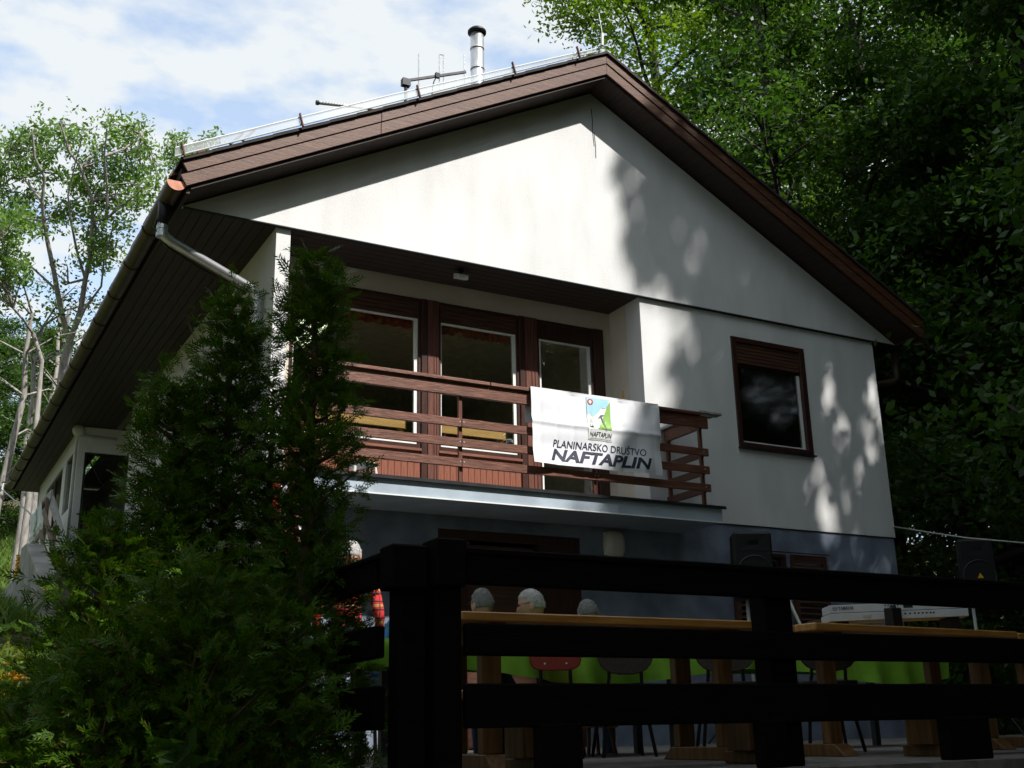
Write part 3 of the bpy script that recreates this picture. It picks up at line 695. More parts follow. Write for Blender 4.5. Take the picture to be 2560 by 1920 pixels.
def banner(root, place, scale_u, emblem=True):
    """place(u, v, off) -> world point; u 0..1.6 right, v 0..0.8 down."""
    NU, NV = 128, 64
    b = MB()
    for j in range(NV + 1):
        for i in range(NU + 1): b.v.append(tuple(place(1.6 * i / NU, .8 * j / NV, wave(1.6 * i / NU, .8 * j / NV))))
    for j in range(NV):
        for i in range(NU): b.f.append((j * (NU + 1) + i, (j + 1) * (NU + 1) + i, (j + 1) * (NU + 1) + i + 1, j * (NU + 1) + i + 1))
    cl = b.build('cloth', 'cloth_white', root, smooth=True)
    def put(name, mm, vs, fs, cu, cv, lift, sx=1.0, tilt=0.0):
        q = MB()
        for p in vs:
            u, v = cu + p[0] * sx, cv - p[1] + tilt * p[0]
            q.v.append(tuple(place(u, v, wave(u, v) + lift)))
        q.f = [tuple(f) for f in fs]
        return q.build(name, mm, root)
    def poly0(name, mm, pts, lift):       # pts in (u, v); cut into a fine grid strip by triangulating
        bm = bmesh.new(); vv = [bm.verts.new((u, v, 0)) for u, v in pts]; bm.faces.new(vv)
        bmesh.ops.triangulate(bm, faces=bm.faces)
        for _ in range(3):
            e = [e for e in bm.edges if e.calc_length() > .05]
            if not e: break
            bmesh.ops.subdivide_edges(bm, edges=e, cuts=1); bmesh.ops.triangulate(bm, faces=bm.faces)
        bm.verts.index_update(); q = MB()
        for v in bm.verts: q.v.append(tuple(place(v.co.x, v.co.y, wave(v.co.x, v.co.y) + lift)))
        q.f = [tuple(x.index for x in f.verts) for f in bm.faces]; bm.free()
        return q.build(name, mm, root)
    L = .002; EV = -.065
    def poly(name, mm, pts, lift): return poly0(name, mm, [(u + .01, v + EV) for u, v in pts], lift)
    if True:
        u0, u1, v0, v1 = .66, .95, .10, .56
        poly('emblem_border', 'print_frame', [(u0 - .006, v0 - .006), (u1 + .006, v0 - .006), (u1 + .006, v1 + .006), (u0 - .006, v1 + .006)], L)
        poly('emblem_ground', 'print_white', [(u0, v0), (u1, v0), (u1, v1), (u0, v1)], L + .002)
        poly('emblem_sky', 'print_blue', [(u0, v0), (u1 - .01, v0), (.92, .17), (.905, .19), (.88, .17), (.86, .205), (.835, .2), (.80, .25), (.775, .245), (.735, .305), (.715, .30), (.70, .27), (.68, .275), (u0, .29)], L + .0042)
        poly('emblem_slope', 'print_green', [(u1, v0 + .02), (u1, .44), (.77, .44), (.80, .41), (.79, .40), (.83, .37), (.82, .355), (.86, .33), (.85, .315), (.89, .28), (.875, .27), (.91, .23), (.90, .215), (.93, .18), (.915, .17)], L + .0042)
        ring = [(.703 + .034 * math.cos(a), .148 + .034 * math.sin(a)) for a in np.linspace(0, 2 * math.pi, 21)[:-1]]
        poly('emblem_sun', 'print_red', ring, L + .0062)
        star = [(.703 + (.022 if k % 2 else .013) * math.cos(k * math.pi / 8), .148 + (.022 if k % 2 else .013) * math.sin(k * math.pi / 8)) for k in range(16)]
        poly('emblem_sun_star', 'print_white', star, L + .008)
        poly('emblem_axe', 'ink_grey', [(.815, .295), (.83, .29), (.885, .435), (.87, .44)], L + .008)
        poly('emblem_axe_head', 'ink_grey', [(.79, .315), (.815, .285), (.87, .275), (.868, .282), (.825, .296), (.80, .318)], L + .0095)
        poly('emblem_tower', 'print_frame', [(.68, .42), (.69, .34), (.715, .34), (.725, .42), (.712, .42), (.707, .36), (.697, .36), (.692, .42)], L + .0062)
        poly('emblem_tower_mark', 'ink', [(.70, .40), (.706, .40), (.706, .42), (.70, .42)], L + .008)
        vs, fs = text_mesh('NAFTAPLIN', .072, .25, .0008); put('emblem_name', 'ink', vs, fs, (u0 + u1) / 2 + .01, .525 + EV, L + .0065, .72)
        poly('emblem_line', 'print_frame', [(u0 + .01, .455), (u1 - .01, .455), (u1 - .01, .47), (u0 + .01, .47)], L + .0042)
        poly('emblem_line', 'print_frame', [(u0 + .01, .537), (u1 - .01, .537), (u1 - .01, .55), (u0 + .01, .55)], L + .0042)
    vs, fs = text_mesh('PLANINARSKO DRUŠTVO', .112, .18, .001); w = max(p[0] for p in vs) - min(p[0] for p in vs)
    put('lettering', 'ink', vs, fs, .815, .612, L + .002, 1.14 / w)
    vs, fs = text_mesh('NAFTAPLIN', .17, .3, .006); w = max(p[0] for p in vs) - min(p[0] for p in vs)
    put('lettering', 'ink', vs, fs, .81, .752, L + .002, 1.24 / w)
t = thing('banner', 'white cloth banner with mountaineering club lettering hung over the balcony rail', 'banner', (2.27, -.85, .28))
def pl(u, v, off):
    x = 1.475 + u * 0.998 - .0 * v
    if v < .03: return (x, -.825 - off * .3 + .02 * (1 - v / .03) * 0, 1.072 - v)
    return (x, -.826 - off, 1.072 - v)
banner(t, pl, 1.0)
quick('cloth_fold', 'cloth_white', t, (1.475, 3.072, -.825, -.70, 1.066, 1.070), (1.475, 3.072, -.702, -.698, .72, 1.066))

# ------------------------------------------------------------------ red and white cloth below the balcony
t = thing('hanging_cloth', 'red and white cloth hanging below the balcony corner behind the thuja', 'cloth', (-1.0, -.80, -.9))
for x0, x1, mm in ((-1.22, -1.10, 'print_red'), (-1.10, -1.04, 'cloth_white'), (-1.04, -.93, 'print_red'), (-.93, -.865, 'cloth_white')):
    b = MB(); n_ = 14
    for j in range(n_ + 1):
        for x in (x0, (x0 + x1) / 2, x1): b.v.append((x, -.80 - .03 * math.sin(x * 30 + j * .4) - .02 * math.sin(j * .9), -.12 - .78 * j / n_))
    for j in range(n_):
        for i in (0, 1): b.f.append((3 * j + i, 3 * j + 3 + i, 3 * j + 4 + i, 3 * j + 1 + i))
    b.build('stripe', mm, t, smooth=True)

# ------------------------------------------------------------------ steps, landing rail and the second banner
t = thing('staircase', 'concrete outdoor steps climbing to the porch with a low cheek wall', 'stairs', (-1.7, 5.6, -1.2))
for k in range(8):
    quick('step', 'concrete', t, (-2.15, -1.03, 7.5 - .32 * (k + 1), 7.5 - .32 * k + .02, -1.6, 0.30 - .18 * (k + 1)), bevel=.008)
MB().prism([(4.7, -1.6), (7.5, -1.2), (7.5, .40), (6.9, .38), (5.35, -.16), (4.95, -.32), (4.75, -.95)], 'x', -2.42, -2.18).build('cheek_wall', 'concrete', t, bevel=.01)
t = thing('stair_railing', 'grey plank railing sloping down beside the porch steps', 'railing', (-2.05, 7.0, 0.0))
MB().bar((-2.02, 8.9, 1.36), (-2.02, 8.0, 1.33), .03, .16).build('rail', 'grey_wood', t)
MB().bar((-2.00, 8.2, 1.30), (-2.00, 5.5, -.06), .035, .20).build('rail', 'grey_wood', t)
MB().bar((-2.09, 8.2, 1.10), (-2.09, 5.5, -.26), .035, .10).build('rail', 'old_wood', t)
MB().bar((-2.12, 8.1, .75), (-2.12, 5.7, -.42), .035, .09).build('rail', 'old_wood', t)
for y, z in ((8.2, 1.3), (6.9, .65), (5.6, -.0)): quick('post', 'old_wood', t, (-2.08, -2.03, y - .04, y + .04, z - 1.2, z))
for z in (1.28, .8): MB().bar((-2.06, 8.25, z), (-2.06, 10.4, z), .03, .09).build('rail', 'old_wood', t)
MB().bar((-2.10, 8.3, .45), (-2.16, 9.2, .10), .04, .08).build('brace', 'old_wood', t)
t = thing('banner', 'white banner seen edge-on hung on the porch railing at far left', 'banner', (-2.1, 9.2, .3))
def pl2(u, v, off): return (-2.105 - off + .1 * v, 10.0 - u * 1.04 + .12 * v, 1.30 - v)
banner(t, pl2, 1.0)
b = MB().tube([(-2.1, 14.9, 2.80), (-2.25, 14.6, 2.78), (-2.32, 13.8, 2.5), (-2.2, 12.6, 2.1), (-1.95, 12.0, 1.75), (-1.7, 11.5, 1.3)], .014, 6)
tag(b.build('cable', 'cable_grey', smooth=True), 'pale looping cable drooping from the far gutter end', 'cable')
pp = [at(2237, 1316, 13.0), at(2330, 1332, 12.6), at(2420, 1345, 12.4), at(2560, 1357, 12.2), at(2800, 1368, 11.8)]
pp[0] = Vector((7.385, 0.02, .15))
tag(MB().tube(pp, .008, 5).build('cable', 'cable_grey', smooth=True), 'thin pale cable strung from the house corner towards the right trees', 'cable')
# ------------------------------------------------------------------ terrace fence
def on_y(px, py, y):
    d = at(px, py, 1.0) - CAM; return CAM + d * ((y - CAM.y) / d.y)
FY = -6.33
t = thing('terrace_fence', 'black stained timber fence with three broad rails round the terrace', 'fence', (-2.1, FY, FLOOR))
for za, zb_, th in ((-1.745, -1.632, .045), (-2.02, -1.896, .045), (-2.291, -2.125, .05)):
    quick('rail', 'tar_wood', t, (-2.05, 3.2, FY - .065, FY - .065 + th, za, zb_), bevel=.006)
    quick('rail', 'tar_wood', t, (3.205, 9.5, FY - .065, FY - .065 + th, za, zb_), bevel=.006)
    quick('rail', 'tar_wood', t, (-2.345, -2.345 + th, -6.17, -1.2, za, zb_), bevel=.006)
quick('top_plank', 'tar_wood', t, (-2.09, 9.5, FY - .075, FY + .07, -1.630, -1.602), bevel=.006)
quick('top_plank', 'tar_wood', t, (-2.36, -2.21, -6.25, -1.2, -1.642, -1.618), bevel=.006)
quick('corner_block', 'tar_wood', t, (-2.19, -2.06, FY - .085, FY + .06, -1.76, -1.572), bevel=.008)
quick('corner_block', 'tar_wood', t, (-2.355, -2.20, FY - .03, FY + .10, -1.77, -1.598), bevel=.008)
for x0, w_ in ((-2.162, .112), (-0.495, .16), (2.35, .16), (5.2, .16), (8.6, .16)):
    quick('post', 'tar_wood', t, (x0, x0 + w_, FY - .018, FY + .094, FLOOR, -1.63), bevel=.006)
quick('post', 'tar_wood', t, (-2.298, -2.186, FY + .02, FY + .132, FLOOR, -1.64), bevel=.006)
for y in (-4.2, -2.2): quick('post', 'tar_wood', t, (-2.298, -2.186, y, y + .112, FLOOR, -1.64), bevel=.006)
for x0, w_ in ((-1.745, .19), (-0.63, .132), (0.52, .30)): quick('post_foot', 'tar_wood', t, (x0, x0 + w_, FY - .09, FY - .02 + .001, FLOOR, -2.28), bevel=.006)

# ------------------------------------------------------------------ wooden tables and benches
def table(label, x0, x1, y0, y1, ang=0.0):
    cx, cy = (x0 + x1) / 2, (y0 + y1) / 2; w, d = (x1 - x0) / 2, (y1 - y0) / 2
    t = thing('wooden_table', label, 'table', (cx, cy, FLOOR), 'varnished wooden tables on the terrace'); Z = FLOOR
    n_ = 4; pw = 2 * d / n_
    for k in range(n_):
        MB().box(cx - w, cx + w, cy - d + pw * k + .003, cy - d + pw * (k + 1) - .003, Z + .69, Z + .735).build('top_plank', 'pine', t, bevel=.006)
    for s in (-1, 1):
        xx = cx + s * (w - .22)
        for yy in (-1, 1):
            quick('leg', 'pine_leg', t, (xx - .055, xx + .055, cy + yy * (d - .16) - .03, cy + yy * (d - .16) + .03, Z + .07, Z + .60), bevel=.005)
        quick('crosspiece', 'pine_leg', t, (xx - .05, xx + .05, cy - d + .05, cy + d - .05, Z + .60, Z + .689), bevel=.005)
        MB().prism([(cy - d + .02, Z), (cy + d - .02, Z), (cy + d - .10, Z + .07), (cy - d + .10, Z + .07)], 'x', xx - .06, xx + .06).build('foot', 'pine_leg', t, bevel=.005)
    quick('stretcher', 'pine_leg', t, (cx - w + .32, cx + w - .32, cy - .025, cy + .025, Z + .25, Z + .37), bevel=.005)
    t.rotation_euler = (0, 0, ang)
    return t
table('honey varnished wooden table behind the fence nearest the corner post', -1.60, 0.30, -5.45, -4.75)
table('honey varnished wooden table carrying the electronic keyboard', 0.60, 2.50, -5.42, -4.72, .07)
table('honey varnished wooden table at the far right edge of the terrace', 2.62, 4.4, -5.25, -4.55, .03)
def bench(label, x0, x1, y0, y1):
    t = thing('wooden_bench', label, 'bench', ((x0 + x1) / 2, (y0 + y1) / 2, FLOOR), 'wooden benches behind the fence'); Z = FLOOR
    for k in range(2): quick('seat_plank', 'pine', t, (x0, x1, y0 + (y1 - y0) / 2 * k + .003, y0 + (y1 - y0) / 2 * (k + 1) - .003, Z + .315, Z + .355), bevel=.005)
    for x in (x0 + .2, x1 - .4):
        quick('leg', 'pine_leg', t, (x, x + .2, y0 + .05, y1 - .05, Z + .06, Z + .314), bevel=.005)
        quick('foot', 'pine_leg', t, (x + .04, x + .16, y0 - .02, y1 + .02, Z, Z + .06), bevel=.005)
bench('low wooden bench between the corner post and the nearest table', -1.75, 0.1, -5.98, -5.70)
bench('low wooden bench before the keyboard table', 0.75, 2.5, -5.98, -5.70)

# long table with a green cloth
t = thing('long_table', 'long table under the lime green cloth where the grey haired guests sit', 'table', (1.0, -3.45, FLOOR))
quick('tabletop', 'pine', t, (-1.5, 3.6, -3.8, -3.1, FLOOR + .70, FLOOR + .735))
for x in (-1.3, .9, 3.3):
    for y in (-3.7, -3.25): quick('leg', 'dark_metal', t, (x, x + .05, y, y + .05, FLOOR, FLOOR + .70))
b = MB(); N = 160; Z = FLOOR + .737
prof = [(-3.08, -.16), (-3.09, 0), (-3.45, .004), (-3.81, 0), (-3.825, -.06), (-3.83, -.14), (-3.835, -.22)]
for i in range(N + 1):
    x = -1.53 + 5.16 * i / N
    for j, (y, dz) in enumerate(prof):
        k = max(0, j - 3)
        b.v.append((x, y - .022 * k * math.sin(x * 7 + math.sin(x * 3) * 2) * .6 - .012 * k * math.sin(x * 19), Z + dz * (1 + .25 * math.sin(x * 2.3 + 1) * (k > 1))))
q = len(prof)
for i in range(N):
    for j in range(q - 1): b.f.append((i * q + j, i * q + j + 1, (i + 1) * q + j + 1, (i + 1) * q + j))
tag(b.build('tablecloth', 'green_cloth', smooth=True), 'lime green cloth hanging over the long terrace table', 'tablecloth')

# chairs
def chair(label, x, y, rz, mat_, rnd, wid=.34):
    t = thing('chair', label, 'chair', (x, y, FLOOR), 'chairs at the long table'); bz = .52 if rnd < .5 else .50
    n_ = 22; pts = []
    for k in range(n_):
        a = 2 * math.pi * k / n_; e = .45 if rnd < .5 else .75
        pts.append((math.copysign(abs(math.cos(a)) ** e, math.cos(a)) * wid / 2, .68 + math.copysign(abs(math.sin(a)) ** e, math.sin(a)) * (.14 if rnd < .5 else .17)))
    o = MB().prism([(x + p, FLOOR + q) for p, q in pts], 'y', y - .20, y - .175).build('backrest', mat_, t, bevel=.006)
    pts2 = [(math.copysign(abs(math.cos(2 * math.pi * k / n_)) ** .5, math.cos(2 * math.pi * k / n_)) * wid / 2 * 1.1, math.copysign(abs(math.sin(2 * math.pi * k / n_)) ** .5, math.sin(2 * math.pi * k / n_)) * .19) for k in range(n_)]
    MB().prism([(x + p, y + .02 + q) for p, q in pts2], 'z', FLOOR + .43, FLOOR + .455).build('seat', mat_, t, bevel=.005)
    for s in (-1, 1):
        MB().tube([(x + s * wid * .28, y - .17, FLOOR + .62), (x + s * wid * .28, y - .165, FLOOR + .5), (x + s * wid * .30, y - .12, FLOOR + .42), (x + s * wid * .45, y - .20, FLOOR)], .012, 8).build('leg', 'dark_metal', t, smooth=True)
        MB().tube([(x + s * wid * .30, y + .12, FLOOR + .42), (x + s * wid * .45, y + .22, FLOOR)], .012, 8).build('leg', 'dark_metal', t, smooth=True)
        if rnd < .5: MB().tube([(x + s * .07, y - .204, FLOOR + .585), (x + s * .07, y - .199, FLOOR + .585)], .006, 8).build('rivet', 'alu', t)
    t.rotation_euler = (0, 0, rz)
    return t
p = at(1422, 1660, 7.25); chair('red plastic chair with two bright rivets in its backrest', p.x, p.y + .2, -.45, 'red_plastic', .2)
p = at(1592, 1650, 7.35); chair('brown round-backed chair between the red chair and the table leg', p.x, p.y + .2, -.4, 'brown_fabric', .8, .38)
p = at(1852, 1650, 7.35); chair('brown round-backed chair left of the right fence post', p.x, p.y + .2, -.55, 'brown_fabric', .8, .40)
p = at(2105, 1650, 7.5); chair('brown round-backed chair below the keyboard', p.x, p.y + .2, -.5, 'brown_fabric', .8, .40)

# keyboard
t = thing('electronic_keyboard', 'silver electronic keyboard with black lettering standing tilted on a table', 'keyboard', (1.62, -5.10, FLOOR + .737))
A, Bp = Vector((1.235, -4.98, FLOOR + .80)), Vector((1.99, -5.42, FLOOR + .815))
dx = (Bp - A).normalized(); nrm = Vector((dx.y, -dx.x, 0)).normalized() * 1
if nrm.y > 0: nrm = -nrm
LEN = (Bp - A).length
def kb(u, d, z): return A + dx * u + nrm * d + Vector((0, 0, z))
def kpanel(name, mm, u0, u1, z0, z1, d0, d1, parent=t):
    b = MB(); b.add([kb(u0, d0, z0), kb(u1, d0, z0), kb(u1, d1, z0), kb(u0, d1, z0), kb(u0, d0, z1), kb(u1, d0, z1), kb(u1, d1, z1), kb(u0, d1, z1)], [(0, 3, 2, 1), (4, 5, 6, 7), (0, 1, 5, 4), (1, 2, 6, 5), (2, 3, 7, 6), (3, 0, 4, 7)])
    return b.build(name, mm, parent, bevel=.002)
kpanel('body', 'keys_white', 0, LEN, 0, .048, -.24, 0); kpanel('panel', 'keys_white', 0, LEN, .051, .10, -.20, -.006)
kpanel('seam', 'black_plastic', .005, LEN - .005, .047, .052, -.2, -.003)
kpanel('end_cap', 'dark_metal', LEN, LEN + .012, 0, .10, -.24, 0)
kpanel('stand_foot', 'black_plastic', .05, .12, -.063, 0, -.2, -.03); kpanel('stand_foot', 'black_plastic', LEN - .12, LEN - .05, -.068, 0, -.2, -.03)
kpanel('display', 'dark_metal', .47, .53, .066, .09, -.01, -.004); kpanel('socket_panel', 'cable_grey', .21, .26, .012, .034, -.01, .002)
for u in (.35, .37, .39, .41, .43, .56): kpanel('button', 'dark_metal', u, u + .01, .082, .090, -.01, -.003)
for u in (.47, .5, .53, .555, .58, .605, .63, .65): kpanel('socket', 'black_plastic', u, u + .012, .026, .036, -.01, .002)
vs, fs = text_mesh('YAMAHA', .034, 0, .0006); b = MB()
w = max(p[0] for p in vs) - min(p[0] for p in vs)
b.v = [tuple(kb(.105 + p[0] * .1 / w, -.0045, .068 + p[1])) for p in vs]; b.f = fs; b.build('lettering', 'ink', t)
ring = MB(); pts = [kb(.036 + .013 * math.cos(a), -.0045, .079 + .011 * math.sin(a)) for a in np.linspace(0, 2 * math.pi, 17)]
ring.tube(pts, .0016, 4, caps=False)
for a in (0.5, 2.6, 4.7): ring.tube([kb(.036, -.0045, .079), kb(.036 + .012 * math.cos(a), -.0045, .079 + .010 * math.sin(a))], .0012, 4)
ring.build('emblem', 'ink', t)
t = thing('box', 'small black box standing before the silver keyboard', 'box', (1.56, -5.3, FLOOR + .737))
p = kb(.38, .07, 0)
quick('case', 'black_plastic', t, (p.x - .045, p.x + .045, p.y - .03, p.y + .04, FLOOR + .738, FLOOR + .87), bevel=.006)
MB().tube([(p.x, p.y, FLOOR + .87), (p.x, p.y, FLOOR + .885)], .02, 10).build('knob', 'dark_metal', t)
t = thing('laptop', 'open laptop seen edge-on at the left end of the keyboard table', 'laptop', (.68, -5.1, FLOOR + .737))
lp = at(2008, 1560, 7.0); vd = Vector((lp.x - CAM.x, lp.y - CAM.y, 0)).normalized(); sd_ = Vector((vd.y, -vd.x, 0))
lz = FLOOR + .738
def lq(a, c, z): return Vector((lp.x, lp.y, 0)) + vd * a + sd_ * c + Vector((0, 0, z))
MB().add([lq(a, c, z) for z in (lz, lz + .018) for a, c in ((-.16, -.02), (.16, -.02), (.16, .20), (-.16, .20))], [(0, 3, 2, 1), (4, 5, 6, 7), (0, 1, 5, 4), (1, 2, 6, 5), (2, 3, 7, 6), (3, 0, 4, 7)]).build('base', 'dark_metal', t)
MB().add([lq(a, c, z) for c, z in ((-.02, lz + .018), (-.085, lz + .20), (-.073, lz + .205), (-.008, lz + .02)) for a in (-.16, .16)], [(0, 1, 3, 2), (2, 3, 5, 4), (4, 5, 7, 6), (6, 7, 1, 0), (0, 2, 4, 6), (1, 7, 5, 3)]).build('lid', 'alu', t)

# loudspeakers on tripods
def speaker(label, x, y, ztop, rz):
    s = thing('loudspeaker', label, 'loudspeaker', (x, y, ztop - .70), 'loudspeakers either side of the keyboard'); h = .70; z = ztop - h
    b = MB(); w = .215
    pr = [(-w, -.0), (w, -.0), (w * .72, .34), (-w * .72, .34)]
    MB().prism([(x + p, y + q) for p, q in pr], 'z', z, ztop).build('cabinet', 'black_plastic', s, bevel=.03)
    MB().tube([(x, y - .012, z + .25), (x, y + .002, z + .25)], [.175, .19], 28).build('woofer', 'grille', s)
    MB().tube([(x + .187 * math.cos(a), y - .008, z + .25 + .187 * math.sin(a)) for a in np.linspace(0, 2 * math.pi, 29)], .013, 6, caps=False).build('woofer_ring', 'dark_metal', s, smooth=True)
    b = MB(); b.add([(x - .15, y - .004, z + .49), (x + .15, y - .004, z + .49), (x + .15, y - .004, z + .66), (x - .15, y - .004, z + .66), (x - .06, y + .0, z + .55), (x + .06, y + .0, z + .55), (x + .06, y + .0, z + .60), (x - .06, y + .0, z + .60)], [(0, 1, 5, 4), (1, 2, 6, 5), (2, 3, 7, 6), (3, 0, 4, 7), (4, 5, 6, 7)])
    b.build('horn', 'grille', s)
    MB().prism([(x - .036, z + .225), (x + .036, z + .225), (x, z + .288)], 'y', y - .022, y - .016).build('badge', 'logo_yellow', s)
    s.rotation_euler = (0, 0, rz)
    k = thing('speaker_stand', 'tripod stand under the ' + ('left' if x < 5 else 'right') + ' loudspeaker', 'stand', (x, y + .16, FLOOR), 'loudspeaker stands')
    MB().tube([(x, y + .16, FLOOR + .25), (x, y + .16, z)], .02, 10).build('pole', 'cable_grey', k, smooth=True)
    for a in (.4, 2.5, 4.6):
        MB().tube([(x, y + .16, FLOOR + .62), (x + .5 * math.cos(a), y + .16 + .5 * math.sin(a), FLOOR + .01)], .012, 8).build('leg', 'dark_metal', k)
speaker('black loudspeaker before the blue wall beside the louvred shutters', 3.84, -1.30, -.345, -.42)
speaker('black loudspeaker before the dark trees right of the house', 7.28, -1.30, -.215, -.62)

# ------------------------------------------------------------------ people
def person(label, loc, rz, J, mats, hair, look=0.0, nod=0.0, hand_open=True):
    """J: joint name -> (x, y, z); facing -y; mats: shirt, trousers"""
    shirt, trou = mats
    rad = dict(pelvis=.135, waist=.125, chest=.145, upper=.12, neck=.058, head0=.06, shL=.07, shR=.07, elL=.048, elR=.048, wrL=.032, wrR=.032, hipL=.095, hipR=.095, knL=.062, knR=.062, anL=.042, anR=.042, toL=.034, toR=.034)
    E = [('pelvis', 'waist', 1), ('waist', 'chest', 0), ('chest', 'upper', 0), ('upper', 'neck', 0), ('neck', 'head0', 2)]
    for s in 'LR':
        E += [('upper', 'sh' + s, 0), ('sh' + s, 'el' + s, 0), ('el' + s, 'wr' + s, 2 if shirt == 'blue_shirt' else 0), ('pelvis', 'hip' + s, 1), ('hip' + s, 'kn' + s, 1), ('kn' + s, 'an' + s, 1), ('an' + s, 'to' + s, 3)]
    P = {k: Vector(v) for k, v in J.items()}
    for s in 'LR':                       # palm and five fingers
        d = (P['wr' + s] - P['el' + s]).normalized(); sd = d.cross(Vector((0, 0, 1)) if abs(d.z) < .9 else Vector((0, 1, 0))).normalized(); n_ = sd.cross(d)
        P['pa' + s] = P['wr' + s] + d * .075; rad['pa' + s] = .026; E.append(('wr' + s, 'pa' + s, 2))
        for k, (o_, L_) in enumerate(((-.03, .062), (-.011, .078), (.01, .084), (.03, .074))):
            a = f'f{s}{k}a'; c = f'f{s}{k}b'
            P[a] = P['pa' + s] + d * .02 + sd * o_ + d * L_ * .5 - n_ * .006; P[c] = P[a] + (d * .8 - n_ * .6) * L_ * .5
            rad[a] = .0095; rad[c] = .0075; E += [('pa' + s, a, 2), (a, c, 2)]
        a = f't{s}a'; c = f't{s}b'
        P[a] = P['wr' + s] + d * .045 - sd * .042 - n_ * .012; P[c] = P[a] + d * .045 - n_ * .014; rad[a] = .012; rad[c] = .009
        E += [('wr' + s, a, 2), (a, c, 2)]
    names = list(P); idx = {k: i for i, k in enumerate(names)}
    me = bpy.data.meshes.new('body'); me.from_pydata([tuple(P[k]) for k in names], [(idx[a], idx[c]) for a, c, _ in E], [])
    o = bpy.data.objects.new('body', me); COL.objects.link(o)
    sk = o.modifiers.new('skin', 'SKIN'); sk.use_smooth_shade = True
    for k in names:
        sv = me.skin_vertices[0].data[idx[k]]
        r = rad[k]; sv.radius = (r, r * (.78 if k in ('waist', 'chest', 'upper', 'pelvis') else 1)); sv.use_root = (k == 'pelvis')
    ss = o.modifiers.new('sub', 'SUBSURF'); ss.levels = 1; ss.render_levels = 1
    dg = bpy.context.evaluated_depsgraph_get(); dg.update()
    bm_ = bpy.data.meshes.new_from_object(o.evaluated_get(dg))
    V = [v.co.copy() for v in bm_.vertices]; F = [tuple(p.vertices) for p in bm_.polygons]
    bpy.data.objects.remove(o); bpy.data.meshes.remove(me); bpy.data.meshes.remove(bm_)
    segs = [(P[a], P[c], max(rad[a], rad[c]), mm) for a, c, mm in E]
    FM = []
    for f in F:
        c = sum((V[i] for i in f), Vector()) / len(f); best = (1e9, 0)
        for a, d_, r, mm in segs:
            ab = d_ - a; tt = min(1, max(0, (c - a).dot(ab) / max(ab.length_squared, 1e-9))); dist = (c - (a + ab * tt)).length - r
            if dist < best[0]: best = (dist, mm)
        FM.append(best[1])
    # head
    hc = P['head0'] + Vector((0, -.01, .085))
    Rm = Matrix.Rotation(look, 3, 'Z') @ Matrix.Rotation(nod, 3, 'X')
    def hd(x, y, z):
        w_ = .074 * (1 - .22 * max(0, -z) ** 1.5); yy = y * .098
        if z < -.2 and y < 0: yy *= 1 - .10 * (-z)
        zz = z * .118
        if y < -.75 and abs(x) < .25 and -.35 < z < .1: yy -= .022 * (1 - abs(x) / .25) * (1 if z < -.1 else .5)
        if y < -.5 and .0 < z < .16 and .18 < abs(x) < .6: yy += .008
        return Vector((x * w_, yy, zz))
    hb = MB().ball((0, 0, 0), 1.0, 28, 20, lambda x, y, z: tuple(hd(x, y, z)))
    hb2 = MB()
    for s in (-1, 1): hb2.ball((s * .073, .012, -.012), (.010, .021, .033), 10, 8)
    o0 = len(V)
    for q in (hb, hb2):
        o0 = len(V); V += [hc + Rm @ Vector(p) for p in q.v]; F += [tuple(i + o0 for i in f) for f in q.f]; FM += [2] * len(q.f)
    t = thing('person', label, 'person', loc)
    t.rotation_euler = (0, 0, rz)
    me = bpy.data.meshes.new('body'); me.from_pydata([tuple(v) for v in V], [], F)
    for mm in (shirt, trou, 'skin', 'shoe'): me.materials.append(MATS[mm])
    me.polygons.foreach_set('material_index', FM); me.polygons.foreach_set('use_smooth', [True] * len(F)); me.update()
    def sub(name, me):
        o = bpy.data.objects.new(name, me); COL.objects.link(o); o.parent = t; return o
    sub('body', me)
    rng = random.Random(len(label) * 7)
    def hf(x, y, z):
        v = hd(x, y, z); k = 1.075 + .014 * rng.random()
        if z < -.28 or (y < -.25 and z < .45) or (abs(x) > .8 and y < .1 and z < .1): k = .93
        return tuple(v * k)
    hm = MB().ball((0, 0, 0), 1.0, 40, 28, hf); hm.v = [tuple(hc + Rm @ Vector(p)) for p in hm.v]
    # short tufts
    for _ in range(420):
        a = rng.uniform(0, 6.28); z = rng.uniform(-.25, 1); rr = math.sqrt(max(0, 1 - z * z)); x, y = rr * math.cos(a), rr * math.sin(a)
        if (y < -.2 and z < .5) or (abs(x) > .75 and y < .1 and z < .15): continue
        p = hd(x, y, z) * 1.05; n_ = Vector((x, y, z)); s_ = n_.cross(Vector((rng.random(), rng.random(), rng.random()))).normalized() * .006
        tip = p + n_ * rng.uniform(.004, .012) + Vector((rng.uniform(-1, 1), rng.uniform(-1, 1), rng.uniform(-1, .3))) * .008
        q = len(hm.v); hm.v += [tuple(hc + Rm @ v) for v in (p - s_, p + s_, tip)]; hm.f.append((q, q + 1, q + 2))
    sub('hair', hm.mesh('hair', hair, True))
    eb = MB()
    for s in (-1, 1): eb.ball((s * .030, -.088, .014), (.012, .008, .008), 8, 6)
    eb.v = [tuple(hc + Rm @ Vector(p)) for p in eb.v]; sub('eyes', eb.mesh('eyes', 'ink', True))
    mb_ = MB().box(-.022, .022, -.097, -.088, -.066, -.060); mb_.v = [tuple(hc + Rm @ Vector(p)) for p in mb_.v]; sub('mouth', mb_.mesh('mouth', 'print_red'))
    gl = MB()
    for s in (-1, 1): gl.tube([hc + Rm @ Vector((s * .079, .01, .018)), hc + Rm @ Vector((s * .079, -.09, .016)), hc + Rm @ Vector((s * .02, -.108, .014))], .0022, 5)
    sub('glasses', gl.mesh('glasses', 'black_plastic'))
    return t
